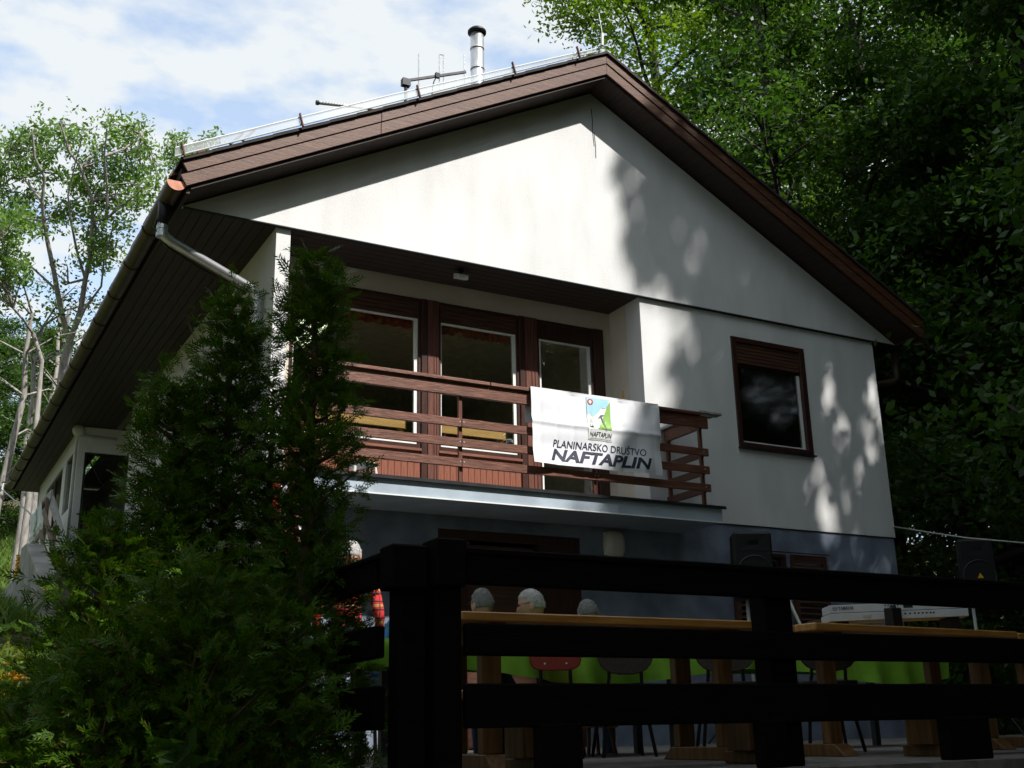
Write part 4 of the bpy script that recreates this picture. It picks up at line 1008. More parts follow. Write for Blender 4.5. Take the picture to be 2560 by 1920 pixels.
def seated(lean=.1, arm=.0):
    J = dict(pelvis=(0, .0, .50), waist=(0, -.02 - lean * .25, .64), chest=(0, -.03 - lean * .6, .80), upper=(0, -.02 - lean, .94), neck=(0, -.03 - lean * 1.1, 1.03), head0=(0, -.05 - lean * 1.2, 1.09))
    for s, k in (('L', 1), ('R', -1)):
        J['sh' + s] = (k * .18, -.01 - lean, .93); J['el' + s] = (k * .24, -.10 - lean, .70); J['wr' + s] = (k * .14, -.34 - lean, .775)
        J['hip' + s] = (k * .09, -.04, .49); J['kn' + s] = (k * .13, -.44, .48); J['an' + s] = (k * .13, -.42, .09); J['to' + s] = (k * .15, -.56, .035)
    return J
def standing():
    J = dict(pelvis=(0, 0, .90), waist=(0, -.01, 1.05), chest=(0, -.03, 1.22), upper=(0, -.05, 1.36), neck=(0, -.07, 1.45), head0=(0, -.10, 1.50))
    for s, k in (('L', 1), ('R', -1)):
        J['sh' + s] = (k * .19, -.04, 1.35); J['el' + s] = (k * .27, -.02, 1.07); J['wr' + s] = (k * .22, -.17, .88)
        J['hip' + s] = (k * .09, 0, .87); J['kn' + s] = (k * .12, -.02 - .03 * k, .49); J['an' + s] = (k * .14, .03 - .04 * k, .09); J['to' + s] = (k * .17, -.13 - .04 * k, .035)
    return J
p = at(864, 1500, 9.0)
person('man in a red plaid shirt standing by the thuja at the terrace edge', (p.x + .03, p.y + .05, FLOOR), 2.5, standing(), ('plaid', 'dark_cloth'), 'hair_white', .2, .25)
p = at(945, 1560, 8.2)
J = seated(.24); person('seated person in a blue shirt bending over just left of the corner post', (p.x - .02, p.y + .12, FLOOR), 1.0, J, ('blue_shirt', 'navy_cloth'), 'hair_white', 0, .5)
for px, py, dep, rz, lk, nod, hair, shirt, lb in ((1205, 1516, 8.35, 3.35, -.15, .1, 'hair_grey', 'dark_cloth', 'grey haired guest seated nearest the corner post, seen from behind'), (1328, 1518, 8.35, -2.35, .1, .15, 'hair_white', 'dark_cloth', 'white haired guest with spectacles seated in the middle of the row'), (1470, 1542, 8.5, 2.6, .3, .35, 'hair_grey', 'navy_cloth', 'grey haired guest at the right of the row with head bowed low')):
    p = at(px, py, dep)
    lean = .12
    J = seated(lean)
    dz = p.z - (FLOOR + 1.165)
    hx = Matrix.Rotation(rz, 3, 'Z') @ Vector((0, -.05 - lean * 1.2 - .01, 0))
    tt = person(lb, (p.x - hx.x, p.y - hx.y, FLOOR + dz), rz, J, (shirt, 'jeans'), hair, lk, nod)
    c = thing('stool', ('plain stool under the guest nearest the corner post', 'plain stool under the guest with spectacles', 'plain stool under the guest with bowed head')[(px > 1250) + (px > 1400)], 'stool', (p.x - hx.x, p.y - hx.y, FLOOR), 'stools behind the long table')
    cx, cy = p.x - hx.x, p.y - hx.y
    MB().tube([(cx, cy, FLOOR + .36 + dz), (cx, cy, FLOOR + .395 + dz)], .18, 18).build('seat', 'pine', c)
    for a in (.8, 2.4, 3.9, 5.5): MB().tube([(cx + .12 * math.cos(a), cy + .12 * math.sin(a), FLOOR + .37 + dz), (cx + .16 * math.cos(a), cy + .16 * math.sin(a), FLOOR)], .014, 6).build('leg', 'pine_leg', c)
p = at(945, 1560, 8.2); cx, cy = p.x - .02, p.y + .12
c = thing('stool', 'plain stool under the person in the blue shirt', 'stool', (cx, cy, FLOOR), 'stools behind the long table')
MB().tube([(cx, cy, FLOOR + .36), (cx, cy, FLOOR + .395)], .18, 18).build('seat', 'pine', c)
for a in (.8, 2.4, 3.9, 5.5): MB().tube([(cx + .12 * math.cos(a), cy + .12 * math.sin(a), FLOOR + .37), (cx + .16 * math.cos(a), cy + .16 * math.sin(a), FLOOR)], .014, 6).build('leg', 'pine_leg', c)
# ------------------------------------------------------------------ trees
LB = [(9, 4.6), (4.61, 3.45), (4.59, 3.3), (4.36, 3.09), (3.7, 3.3), (3.15, 3.3), (2.67, 3.62), (2.42, 3.95), (1.8, 3.93), (1.5, 4.2), (.06, 2.7), (-.3, 2.37), (-.7, 2.0), (-1.25, 1.97)]
SPOTS = [(5.22, 3.26, .07, .14), (5.45, 3.27, .05, .08), (4.40, 3.36, .10, .3), (3.8, 2.45, .25, .35), (4.35, 2.25, .22, .14), (6.49, 2.22, .09, .1), (6.46, 1.82, .1, .3), (6.6, 1.27, .12, .22), (6.93, 1.25, .06, .2), (7.33, 1.75, .15, .35), (7.1, 1.35, .1, .3), (6.21, .45, .16, .38), (6.85, .75, .06, .3), (6.6, .25, .07, .35), (6.25, -.2, .08, .3), (6.8, -.3, .13, .22), (7.13, -.35, .1, .3), (6.95, -.75, .12, .3), (6.3, .0, .1, .3)]
def lit_mask(c):
    """True where a leaf at c (n,3) would throw its shadow on a part of the house that the sun reaches."""
    t = -c[:, 1] / SUN.y
    x = c[:, 0] + SUN.x * t; z = c[:, 2] + SUN.z * t
    x0, z0 = x.copy(), z.copy()
    if len(c) > 50:                   # ragged edge
        jr = np.random.RandomState(7); x = x + jr.normal(0, .05, len(x)); z = z + jr.normal(0, .11, len(x))
    zb = np.array([p[0] for p in LB[::-1]]); xb = np.array([p[1] for p in LB[::-1]])
    bnd = np.interp(z, zb, xb)
    lit = (z > -1.25) & (x < bnd) & (x > -8)
    lit |= (z > -4.2) & (x < -1.0)
    pat = np.sin(x * 4.3 + z * 1.9) + np.sin(z * 3.1 - x * 2) + .6 * np.sin(x * 9 + z * 5)
    lit |= ((x < -6.15) & (pat > -.7)) | ((x < -5.25) & (z > -9.6) & (pat > .1)) | ((x < -5.45) & (pat > .55))
    ns = np.sin(x0 * 17 + z0 * 5) + np.sin(z0 * 8.3 - x0 * 9) + np.sin(x0 * 31 + 2 * np.sin(z0 * 7))
    hs = np.abs(np.sin(x0 * 91.7 + z0 * 47.3 + c[:, 1] * 13.1) * 43758.5) % 1
    for sx, sz, rx, rz in SPOTS: lit |= (((x0 - sx) / (rx * 1.5)) ** 2 + ((z0 - sz) / (rz * 1.35)) ** 2 < 1 + .42 * ns) & (hs > .05)
    return lit & (t > 0)

def skeleton(rng, H, r0, cb, spread, nl, lean=(0, 0), sub=5, up=.35, wob=.25, fork=False):
    """-> tubes [(pts, radii, sides)], cluster centres (n,3)"""
    tubes, cl = [], []
    n = 9; tp = []
    ox = oy = 0
    for i in range(n):
        f = i / (n - 1)
        ox += rng.uniform(-wob, wob) * (.3 + f); oy += rng.uniform(-wob, wob) * (.3 + f)
        tp.append(Vector((ox + lean[0] * f * H, oy + lean[1] * f * H, H * .94 * f)))
    tr = [r0 * (1.25 if i == 0 else 1) * (1 - .86 * i / (n - 1)) for i in range(n)]
    tubes.append((tp, tr, 9))
    for k in range(nl):
        f = cb + (.97 - cb) * (k + rng.random() * .8) / nl
        i = min(n - 2, int(f * (n - 1))); g = f * (n - 1) - i
        p = tp[i].lerp(tp[i + 1], g); r = (tr[i] * (1 - g) + tr[i + 1] * g) * .55
        az = k * 2.399 + rng.uniform(-.5, .5)
        L = spread * (1 - .75 * ((f - cb) / (1 - cb)) ** 1.4) * rng.uniform(.7, 1.15)
        el = up + .5 * f + rng.uniform(-.2, .2)
        d = Vector((math.cos(az) * math.cos(el), math.sin(az) * math.cos(el), math.sin(el)))
        pts = [p]; m_ = 6
        for j in range(m_):
            d = (d + Vector((rng.uniform(-1, 1), rng.uniform(-1, 1), rng.uniform(-.6, .9))) * .16).normalized()
            pts.append(pts[-1] + d * L / m_)
        tubes.append((pts, [max(.012, r * (1 - .85 * j / m_)) for j in range(m_ + 1)], 6))
        cl.append(pts[-1])
        for j in range(sub):
            q = rng.uniform(.3, 1) * m_; i2 = min(m_ - 1, int(q)); b0 = pts[i2].lerp(pts[i2 + 1], q - i2)
            az2 = rng.uniform(0, 6.28); d2 = (d * .6 + Vector((math.cos(az2), math.sin(az2), rng.uniform(-.2, .6)))).normalized()
            L2 = L * rng.uniform(.22, .5); sp = [b0]
            for _ in range(3):
                d2 = (d2 + Vector((rng.uniform(-1, 1), rng.uniform(-1, 1), rng.uniform(-.5, .5))) * .2).normalized(); sp.append(sp[-1] + d2 * L2 / 3)
            tubes.append((sp, [max(.008, r * .32), max(.007, r * .24), .007, .004], 4))
            cl += [sp[1], sp[2], sp[3]]
    return tubes, np.array([tuple(c) for c in cl])

def leaves(rs, centres, per, rc, flat, l, w, updir=.9, jitter=.75):
    n = len(centres) * per
    c = np.repeat(centres, per, 0) + np.clip(rs.normal(0, 1, (n, 3)), -1.7, 1.7) * np.array([rc, rc, rc * flat])
    nr = rs.normal(0, jitter, (n, 3)); nr[:, 2] += updir; nr /= np.linalg.norm(nr, axis=1)[:, None]
    d = rs.normal(0, 1, (n, 3)); d -= (d * nr).sum(1)[:, None] * nr; d /= np.linalg.norm(d, axis=1)[:, None]
    s = np.cross(nr, d); sz = rs.uniform(.65, 1.3, n)[:, None]
    return c, d * sz * l / 2, s * sz * w / 2, nr * sz * l * .08
def leaf_mesh(name, c, d, s, b, mat_):
    n = len(c); v = np.empty((n, 4, 3), np.float32)
    v[:, 0] = c - d; v[:, 1] = c + s - d * .1 - b; v[:, 2] = c + d; v[:, 3] = c - s - d * .1 - b
    return np_mesh(name, v.reshape(-1, 3), np.arange(n * 4, dtype=np.int32).reshape(n, 4), mat_)
def tube_mesh(name, tubes, mat_):
    b = MB()
    for p, r, k in tubes: b.tube(p, r, k, caps=False)
    return b.mesh(name, mat_, True)
def tree_obj(name, label, loc, tm, cm, group=None, rz=0, sc=1.0):
    t = thing(name, label, 'tree', loc, group); t.rotation_euler = (0, 0, rz); t.scale = (sc, sc, sc)
    for nm, me in (('trunk', tm), ('crown', cm)):
        o = bpy.data.objects.new(nm, me); COL.objects.link(o); o.parent = t
    return t

# kinds for the wood
kinds = []
for sd, H, spread, nl, per, rc, bright in ((11, 19, 4.6, 26, 74, .40, 'leaf_forest'), (12, 22, 5.0, 28, 74, .42, 'leaf_bright'), (13, 17, 4.4, 24, 76, .40, 'leaf_forest'), (14, 13, 3.6, 24, 72, .36, 'leaf_forest')):
    rng = random.Random(sd); rs = np.random.RandomState(sd)
    tb, cl = skeleton(rng, H, .17 + H * .006, .12 if sd != 14 else .06, spread, nl, sub=6, up=.12, wob=.3)
    kinds.append((tube_mesh('trunk', tb, 'bark_dark'), leaf_mesh('crown', *leaves(rs, cl, per, rc, .5, .145, .075), bright), H))

def gz(x, y): return ground_z(x, y) - .1
forest = [(11.7, 9.6, 1, 0.0, .98), (10.4, 4.6, 0, 1.0, .92), (12.9, 1.2, 3, 2.2, 1.25), (14.2, 6.2, 0, 3.0, 1.05), (9.8, 15.5, 3, 4.1, 1.12), (14.8, 2.6, 0, 5.0, 1.0), (16.5, 11.0, 1, .6, 1.05), (18.5, 6.8, 0, 1.7, 1.05),
          (18.0, .6, 2, 2.8, 1.1), (21.5, 15.5, 0, 3.7, 1.1), (23.5, 4.0, 0, 5.5, 1.15), (24.0, 11.0, 0, .3, 1.15), (29.0, 8.0, 2, 1.2, 1.3), (28.0, 19.0, 0, 3.3, 1.1), (33.0, 15.0, 0, 4.9, 1.3), (12.0, -2.6, 3, 1.3, .95), (16.0, -2.5, 3, 2.6, 1.1), (21.0, -1.0, 2, .9, 1.1), (27, 0.5, 0, 2.2, 1.1), (13.0, 3.5, 3, 4.0, .9), (17.0, 4.5, 3, 5.2, 1.0), (21.5, 8.0, 3, 0.5, 1.2)]
lab = {0: 'wide tree standing right of the house roof', 1: ''}
uniq = ['bright green tree rising above the right end of the roof ridge', 'dark leafy tree close behind the right eaves', 'dark leafy tree standing right of the blue wall corner']
for i, (x, y, k, rz, sc) in enumerate(forest):
    tm, cm, H = kinds[k]
    tree_obj('forest_tree', uniq[i] if i < 3 else 'dense dark green tree in the wood right of the house', (x, y, gz(x, y)), tm, cm, 'trees of the wood right of the house' if i >= 3 else None, rz, sc)
back = [(-3.2, 33, 3, 1, .72), (-6.0, 31, 3, 2, .8), (1.2, 33, 3, 3, .52), (-1.2, 36, 3, 4, .62), (-9.5, 27, 3, 5, .8), (-4.2, 37, 3, 5.8, .9), (-12.5, 30, 1, .2, .7), (-0.4, 31, 3, 3.2, .62), (2.8, 34, 3, .9, .46), (.3, 35, 3, 2.4, .62), (-1.9, 29.5, 3, 1.7, .62)]
for i, (x, y, k, rz, sc) in enumerate(back):
    tm, cm, H = kinds[k]
    tree_obj('forest_tree', 'dark green tree on the slope behind the left side of the house', (x, y, gz(x, y)), tm, cm, 'trees on the slope behind the house', rz, sc)
around = [(15.8, -5.6, 1, .7, 1.12), (20.5, -5.0, 0, 2.9, 1.2), (26, -5.0, 1, 1.9, 1.2), (-12.5, 2, 0, 1, 1.0), (-13.5, -5, 1, 2, 1.0), (-9, -14, 2, 3, 1.0), (-4, -19, 1, 4, 1.0), (3, -21, 0, 5, 1.1), (10, -20, 1, .5, 1.1), (16.5, -16, 0, 1.5, 1.1), (19, -8, 2, 2.5, 1.1), (-15, -1, 0, 3.5, 1.1), (-16, -11, 1, 4.4, 1.1), (-11, -22, 0, 5.6, 1.1), (0, -27, 1, 0, 1.2), (8, -28, 0, 1.1, 1.2), (18, -24, 1, 2.2, 1.2), (24, -12, 0, 3.3, 1.2), (-17, 9, 2, 4.6, 1.1), (-13, 14, 1, 5.2, 1.0)]  # unseen trees added to block skylight and deepen the shade
for i, (x, y, k, rz, sc) in enumerate(around):
    tm, cm, H = kinds[k]
    tree_obj('forest_tree', 'tall woodland tree standing behind or beside the viewer', (x, y, gz(x, y)), tm, cm, 'trees round the clearing', rz, sc)

# trees on the sunny side whose shade falls on the house and the terrace
def shade_tree(sd, loc, H, spread, cb, nl, per, rc, label, lsz=.24, mat_='leaf_forest', up=.15, kill=None):
    rng = random.Random(sd); rs = np.random.RandomState(sd)
    tb, cl = skeleton(rng, H, .24, cb, spread, nl, sub=7, up=up, wob=.2)
    L = np.array(loc)
    tb = [t_ for i, t_ in enumerate(tb) if i == 0 or not lit_mask(np.array([tuple(p) for p in t_[0]]) + L)[1:].any()]
    c, d, s, b = leaves(rs, cl, per, rc, .6, lsz, lsz * .55)
    keep = ~lit_mask(c + L)  # leaves cut away so the crown's shadow and sun flecks take a set shape
    if kill is not None: keep &= ~kill(c + L)
    c, d, s, b = c[keep], d[keep], s[keep], b[keep]
    return tree_obj('shade_tree', label, loc, tube_mesh('trunk', tb, 'bark_dark'), leaf_mesh('crown', c, d, s, b, mat_))
shade_tree(21, (9.6, -9.6, gz(9.6, -9.6)), 23, 5.2, .38, 34, 55, .55, 'tall tree outside the view whose shade dapples the right of the gable')
shade_tree(22, (2.5, -13.2, gz(2.5, -13.2)), 17.5, 4.6, .36, 30, 55, .55, 'tall tree behind the viewer shading the fence')
shade_tree(23, (7.2, -14.0, gz(7.2, -14)), 19, 4.8, .36, 30, 55, .55, 'tall tree behind the viewer shading the right terrace')
shade_tree(24, (-0.8, -15.0, gz(-.8, -15)), 18.5, 4.2, .40, 26, 50, .55, 'tall tree behind the viewer shading the thuja hedge')
shade_tree(25, (10.6, -4.6, gz(10.6, -4.6)), 15, 4.2, .22, 30, 60, .42, 'dark tree at the right edge of the terrace', .17)
shade_tree(26, (12.8, -9.0, gz(12.8, -9)), 20, 4.6, .3, 30, 50, .55, 'tall tree beyond the right end of the terrace')

for k, (x, y, H, sp) in enumerate(((4.2, -11.2, 7.2, 2.6), (8.6, -9.4, 8.0, 2.8), (.9, -13.0, 7.5, 2.6), (12.2, -6.8, 8.0, 2.8), (-7.2, -11.8, 7.0, 2.4), (6.4, -12.2, 9.0, 2.8))):  # low unseen trees added to keep skylight off the terrace
    shade_tree(61 + k, (x, y, gz(x, y)), H, sp, .08, 26, 46, .34, ('young tree behind the viewer nearest the fence', 'young tree off the right end of the fence', 'young tree straight behind the viewer', 'young tree beyond the right picture edge', 'young tree left of the viewer', 'young tree far behind the fence tables')[k], .17)

# pale trunked sparse trees at the left
def sparse_tree(sd, H, r0, loc, label, forks, tuft=.17, per=48):
    rng = random.Random(sd); rs = np.random.RandomState(sd); tubes = []; cl = []
    def grow(p, d, L, r, depth):
        pts = [p]; m_ = 6; dd = d
        for j in range(m_):
            dd = (dd + Vector((rng.uniform(-1, 1), rng.uniform(-1, 1), rng.uniform(-.25, .6))) * .13).normalized(); pts.append(pts[-1] + dd * L / m_)
        r1 = r * .62 if depth < 3 else .008
        tubes.append((pts, [r + (r1 - r) * j / m_ for j in range(m_ + 1)], 8 if depth < 2 else 5))
        if depth >= 3: cl.append(pts[-1]); cl.append(pts[-2]); 
        if depth >= 4:
            cl.append(pts[3]); return
        kids = 3 if depth else forks
        for k in range(kids):
            at_ = pts[-1] if k < 2 else pts[rng.randint(2, 4)]
            az = rng.uniform(0, 6.28); a = rng.uniform(.25, .65)
            side = dd.cross(Vector((math.cos(az), math.sin(az), .2))).normalized()
            grow(at_, (dd * math.cos(a) + side * math.sin(a) + Vector((0, 0, .22))).normalized(), L * rng.uniform(.55, .8), r1 * rng.uniform(.75, .95), depth + 1)
    grow(Vector((0, 0, 0)), Vector((.03, .02, 1)), H * .36, r0, 0)
    cl = np.array([tuple(c) for c in cl])
    # tufts drawn tight, a few missing
    keep = rs.rand(len(cl)) < .42
    return tree_obj('sparse_tree', label, loc, tube_mesh('trunk', tubes, 'bark_pale'), leaf_mesh('crown', *leaves(rs, cl[keep], per, tuft, .8, .135, .055, .5, 1.0), 'leaf_sparse'))
def base(px, dep): 
    p = at(px, 1500, dep); return (p.x, p.y, gz(p.x, p.y))
def traced_tree(sd, dep, limbs, tufts, r0, label, per=17, rc=.13):
    """limbs and leaf tufts measured in the photograph, given their own distance and depth"""
    rng = random.Random(sd); rs = np.random.RandomState(sd)
    P = lambda x, y, d: at(x * .36166, 300 + y * .36166, d)
    b = P(limbs[0][0][0], limbs[0][0][1], dep); B = Vector((b.x, b.y, gz(b.x, b.y)))
    tubes = []; nodes = []; ends = {limbs[0][0]: dep}
    for li, L in enumerate(limbs):
        d0 = ends.get(L[0], dep); drift = rng.uniform(-1.6, 1.6) if li else 0
        pts = []
        for i, q in enumerate(L):
            d = d0 + drift * i / max(1, len(L) - 1); ends.setdefault(q, d)
            pts.append(P(q[0], q[1], d) - B)
        ra = r0 if li == 0 else r0 * (.72 if li < 3 else .34)
        rad = [max(.016, ra * (1 - .8 * i / len(pts))) if li else ra for i in range(len(pts))]
        rad = [r_ * .72 for r_ in rad]
        if li == 0: pts = [Vector((0, 0, -.2))] + [pts[0] * .5 + Vector((.05, 0, 0))] + pts; rad = [r0 * 1.35, r0 * 1.15] + rad
        tubes.append((pts, rad, 8)); nodes += [(p, d0) for p in pts[len(pts) // 3:]]
    cl = []
    for (x, y) in tufts:
        base_ = P(x, y, dep) - B
        k = min(nodes, key=lambda q: ((q[0] - base_).length))[0]
        dd = rng.uniform(-.9, .9); ry = base_ + B - CAM; c = base_ + ry * (((k - base_).dot(fw) * .5 + dd) / ry.length)
        mid = k.lerp(c, .55) + Vector((0, 0, .12)); tubes.append(([k, mid, c], [.022, .016, .010], 4))
        for _ in range(5): cl.append(tuple(c + Vector((rng.gauss(0, .17), rng.gauss(0, .17), rng.gauss(0, .14)))))
        for _ in range(1):
            c2 = mid.lerp(c, rng.random()) + Vector((rng.gauss(0, .3), rng.gauss(0, .3), rng.gauss(0, .25))); tubes.append(([mid, c2], [.012, .007], 3)); cl.append(tuple(c2))
    return tree_obj('sparse_tree', label, tuple(B), tube_mesh('trunk', tubes, 'bark_pale'), leaf_mesh('crown', *leaves(rs, np.array(cl), per, rc, .85, .135, .06, .5, 1.0), 'leaf_sparse'))
rngT = random.Random(77)
tu = [(220,40),(410,30),(440,100),(590,90),(740,40),(860,30),(980,90),(60,200),(140,170),(30,270),(300,100),(430,180),(360,230),(480,180),(690,190),(760,170),(820,110),(950,190),(1000,230),(120,270),(200,310),(260,340),(60,320),(150,390),(20,360),(450,380),(550,330),(610,390),(650,300),(740,290),(820,300),(890,380),(970,300),(850,400),(90,500),(30,500),(190,520),(160,590),(340,590),(450,590),(620,440),(700,470),(760,530),(850,560),(920,450),(1060,360),(1100,420),(1020,480),(960,560),(900,600),(380,380),(230,180),(560,480),(680,580),(780,400),(930,520)]
tu2 = [(rngT.uniform(620, 950), rngT.uniform(600, 1000)) for _ in range(14)] + [(rngT.uniform(0, 330), rngT.uniform(480, 800)) for _ in range(6)] + [(rngT.uniform(380, 560), rngT.uniform(640, 1100)) for _ in range(4)] + [(x + rngT.uniform(-60, 60), y + rngT.uniform(-50, 50)) for x, y in tu[::4]]
traced_tree(31, 28.5, [((440, 1700), (480, 1540)), ((480, 1540), (430, 1350), (395, 1180), (375, 1060), (330, 850), (305, 700), (290, 560), (310, 400), (240, 260), (220, 60)), ((480, 1540), (560, 1300), (590, 1100), (620, 960), (640, 700), (640, 560), (560, 330), (480, 220), (420, 30)),
    ((395, 1180), (300, 1090), (200, 1000), (130, 900), (0, 800)), ((305, 700), (180, 680), (90, 560), (0, 460)), ((640, 700), (740, 680), (820, 600), (940, 520), (1020, 440)), ((590, 1100), (530, 900), (490, 700), (470, 520), (520, 300), (570, 110)), ((740, 680), (740, 450), (720, 250), (740, 60)), ((590, 1100), (470, 1130), (390, 1060)), ((480, 1540), (590, 1300), (700, 1150), (720, 950), (760, 820), (790, 690)), ((720, 250), (860, 200), (980, 100)), ((290, 560), (160, 400), (60, 220))], tu + tu2, .15, 'tall pale forked tree with sparse leaf tufts left of the gutter')
traced_tree(32, 26.0, [((290, 1660), (230, 1480)), ((230, 1480), (170, 1390), (90, 1300), (50, 1190), (30, 980), (10, 820)), ((50, 1190), (0, 1120), (-80, 1060))], [(rngT.uniform(-120, 180), rngT.uniform(650, 1250)) for _ in range(26)], .065, 'leaning pale stemmed tree at the left picture edge')
traced_tree(34, 33.0, [((1230, 420), (1230, 330)), ((1230, 330), (1200, 220), (1210, 140)), ((1230, 330), (1330, 240), (1350, 160)), ((1330, 240), (1460, 150))], [(1200, 130), (1170, 230), (1250, 220), (1340, 170), (1480, 130), (1210, 180), (1150, 260), (1380, 190), (1300, 260), (1230, 290)], .08, 'light green sparse tree top showing over the left eaves')
for i, (px, dep, H) in enumerate(((30, 27, 7), (95, 29, 8), (-60, 25, 7), (60, 34, 9))):
    rng = random.Random(50 + i); x, y, z = base(px, dep)
    pts = [Vector((0, 0, 0))]
    for j in range(7): pts.append(pts[-1] + Vector((rng.uniform(-.12, .12), rng.uniform(-.12, .12), H / 7)))
    tb = [(pts, [.12 * (1 - .09 * j) for j in range(8)], 8)]
    cl = []
    for k in range(9):
        p0 = pts[rng.randint(3, 7)]; az = rng.uniform(0, 6.28); e = p0 + Vector((math.cos(az) * 1.3, math.sin(az) * 1.3, rng.uniform(.2, 1)))
        tb.append(([p0, p0.lerp(e, .5) + Vector((0, 0, .15)), e], [.03, .02, .008], 5)); cl += [e, p0.lerp(e, .7)]
    rs = np.random.RandomState(60 + i)
    tree_obj('slender_tree', ('pale straight trunk at the foot of the left slope', 'pale straight trunk just left of the white banner', 'thin young trunk beyond the left picture edge', 'thin distant trunk behind the left banner')[i], (x, y, z), tube_mesh('trunk', tb, 'bark_pale'), leaf_mesh('crown', *leaves(rs, np.array([tuple(c) for c in cl]), 60, .28, .6, .12, .06), 'leaf_forest'))

# ------------------------------------------------------------------ thujas in front
def spray_proto(rs):
    """a flat feathery spray in the xy plane, tip at +y, unit length; rhombs (k,4,3)"""
    q = []
    def blade(p, d, l, w):
        d = np.array(d) / np.linalg.norm(d); s = np.array([d[1], -d[0], 0]); p = np.array(p)
        q.append([p, p + d * l * .45 + s * w, p + d * l, p + d * l * .45 - s * w])
    blade((0, 0, 0), (0, 1, 0), 1.0, .03)
    for k in range(6):
        y = .10 + .14 * k; L = .50 * (1 - .60 * k / 6)
        for sg in (-1, 1):
            yy = y + (.05 if sg > 0 else 0) + rs.uniform(-.03, .03)
            d = (sg * rs.uniform(.5, .8), .8, rs.uniform(-.25, .25)); blade((0, yy, 0), d, L * rs.uniform(.8, 1.1), .034)
            if k < 4:
                dn = np.array(d) / np.linalg.norm(d)
                blade(np.array((0, yy, 0)) + dn * L * .3, (sg * .15, 1, .1), L * .5, .03)
                if k < 2: blade(np.array((0, yy, 0)) + dn * L * .55, (sg * 1, .3, -.1), L * .35, .028)
    return np.array(q)
def thuja(sd, loc, H, R, prof, n, label, lean=(0, 0), nb=70, sp=.14, holes=.0):
    rs = np.random.RandomState(sd); rng = random.Random(sd)
    proto = spray_proto(rs); K = len(proto)
    tb = [([Vector((lean[0] * f, lean[1] * f, H * .95 * f)) for f in (0, .3, .6, .95)], [.055, .045, .028, .008], 7)]
    pos, dr = [], []
    for k in range(nb):
        f = .03 + .95 * (k + rng.random()) / nb; az = k * 2.399 + rng.uniform(-.4, .4)
        L = R * prof(f) * rng.uniform(.65, 1.22)
        p0 = Vector((lean[0] * f, lean[1] * f, H * f)); o = Vector((math.cos(az), math.sin(az), 0))
        pts = [p0 + o * L * t_ + Vector((0, 0, L * (.10 * t_ + .45 * t_ * t_))) for t_ in (0, .35, .7, 1.0)]
        tb.append((pts, [.014, .010, .006, .003], 4))
        m_ = max(3, int(n / nb * (.35 + prof(f))))
        for _ in range(m_):
            t_ = rng.uniform(.12, 1) ** .75; i = min(2, int(t_ * 3)); q = pts[i].lerp(pts[i + 1], t_ * 3 - i)
            jit = Vector((rng.gauss(0, 1), rng.gauss(0, 1), rng.gauss(0, 1))) * (.045 + .06 * L)
            pos.append(tuple(q + jit)); dd = o * .75 + Vector((rng.gauss(0, .45), rng.gauss(0, .45), rng.uniform(-.15, .95))); dr.append(tuple(dd.normalized()))
    pos, dr = np.array(pos), np.array(dr); m_ = len(pos)
    up_ = rs.normal(0, .6, (m_, 3)); up_ += np.cross(dr, np.cross(np.array([0, 0, 1.0]), dr)) * .4
    ax = np.cross(dr, up_); ax /= np.linalg.norm(ax, axis=1)[:, None]; nz_ = np.cross(ax, dr)
    sz = sp * rs.uniform(.6, 1.35, m_)
    v = pos[:, None, None, :] + sz[:, None, None, None] * (proto[None, :, :, 0, None] * ax[:, None, None, :] + proto[None, :, :, 1, None] * dr[:, None, None, :] + (proto[None, :, :, 2, None] - .18 * proto[None, :, :, 1, None] ** 2) * nz_[:, None, None, :])
    v = v.reshape(-1, 3)
    t = thing('thuja', label, 'shrub', loc, 'thujas beside the terrace fence')
    for nm, me in (('trunk', tube_mesh('trunk', tb, 'twig')), ('foliage', np_mesh('foliage', v, np.arange(len(v), dtype=np.int32).reshape(-1, 4), 'leaf_thuja'))):
        o = bpy.data.objects.new(nm, me); COL.objects.link(o); o.parent = t
    return t
cone = lambda f: (min(1, f * 7 + .55)) * (1 - f) ** .62 + .05
def tbase(px, dep, z=None):
    p = at(px, 1750, dep); return (p.x, p.y, gz(p.x, p.y) if z is None else z)
def top_h(px, py, dep, b): return at(px, py, dep).z - b[2]
cone2 = lambda f: (min(1, f * 7 + .6)) * (1 - f) ** .8 * (1 - .25 * math.sin(f * 14) ** 2) + .05
B0 = tbase(742, 4.75); thuja(41, B0, top_h(752, 470, 4.75, B0), .40, cone2, 5200, 'tallest narrow thuja with its tip before the white corner pier', (.03, .0), 120, .092)
B0 = tbase(540, 4.9); thuja(42, B0, top_h(545, 600, 4.9, B0), .44, cone2, 4800, 'broad thuja left of the tallest one before the side wall', (-.02, 0), 100, .095)
B0 = tbase(400, 4.8); thuja(43, B0, top_h(385, 860, 4.8, B0), .46, cone2, 4600, 'middle thuja before the recessed porch', (-.02, 0), 90, .095)
B0 = tbase(245, 4.6); thuja(44, B0, top_h(240, 1310, 4.6, B0), .44, cone, 3600, 'low thuja below the white porch banner', (-.02, 0), 80, .095)
B0 = tbase(470, 3.9); thuja(45, B0, top_h(480, 1420, 3.9, B0), .50, cone, 4200, 'front thuja low in the middle of the hedge', (0, 0), 80, .085)
B0 = tbase(650, 4.9); thuja(49, B0, top_h(640, 800, 4.9, B0), .28, cone2, 1300, 'ragged thuja filling the gap between the two tallest', (0, 0), 80, .09)
B0 = tbase(85, 4.0); thuja(46, B0, top_h(60, 1735, 4.0, B0) , .36, cone, 2600, 'bright sunlit thuja in the lower left corner', (0, 0), 60, .08)
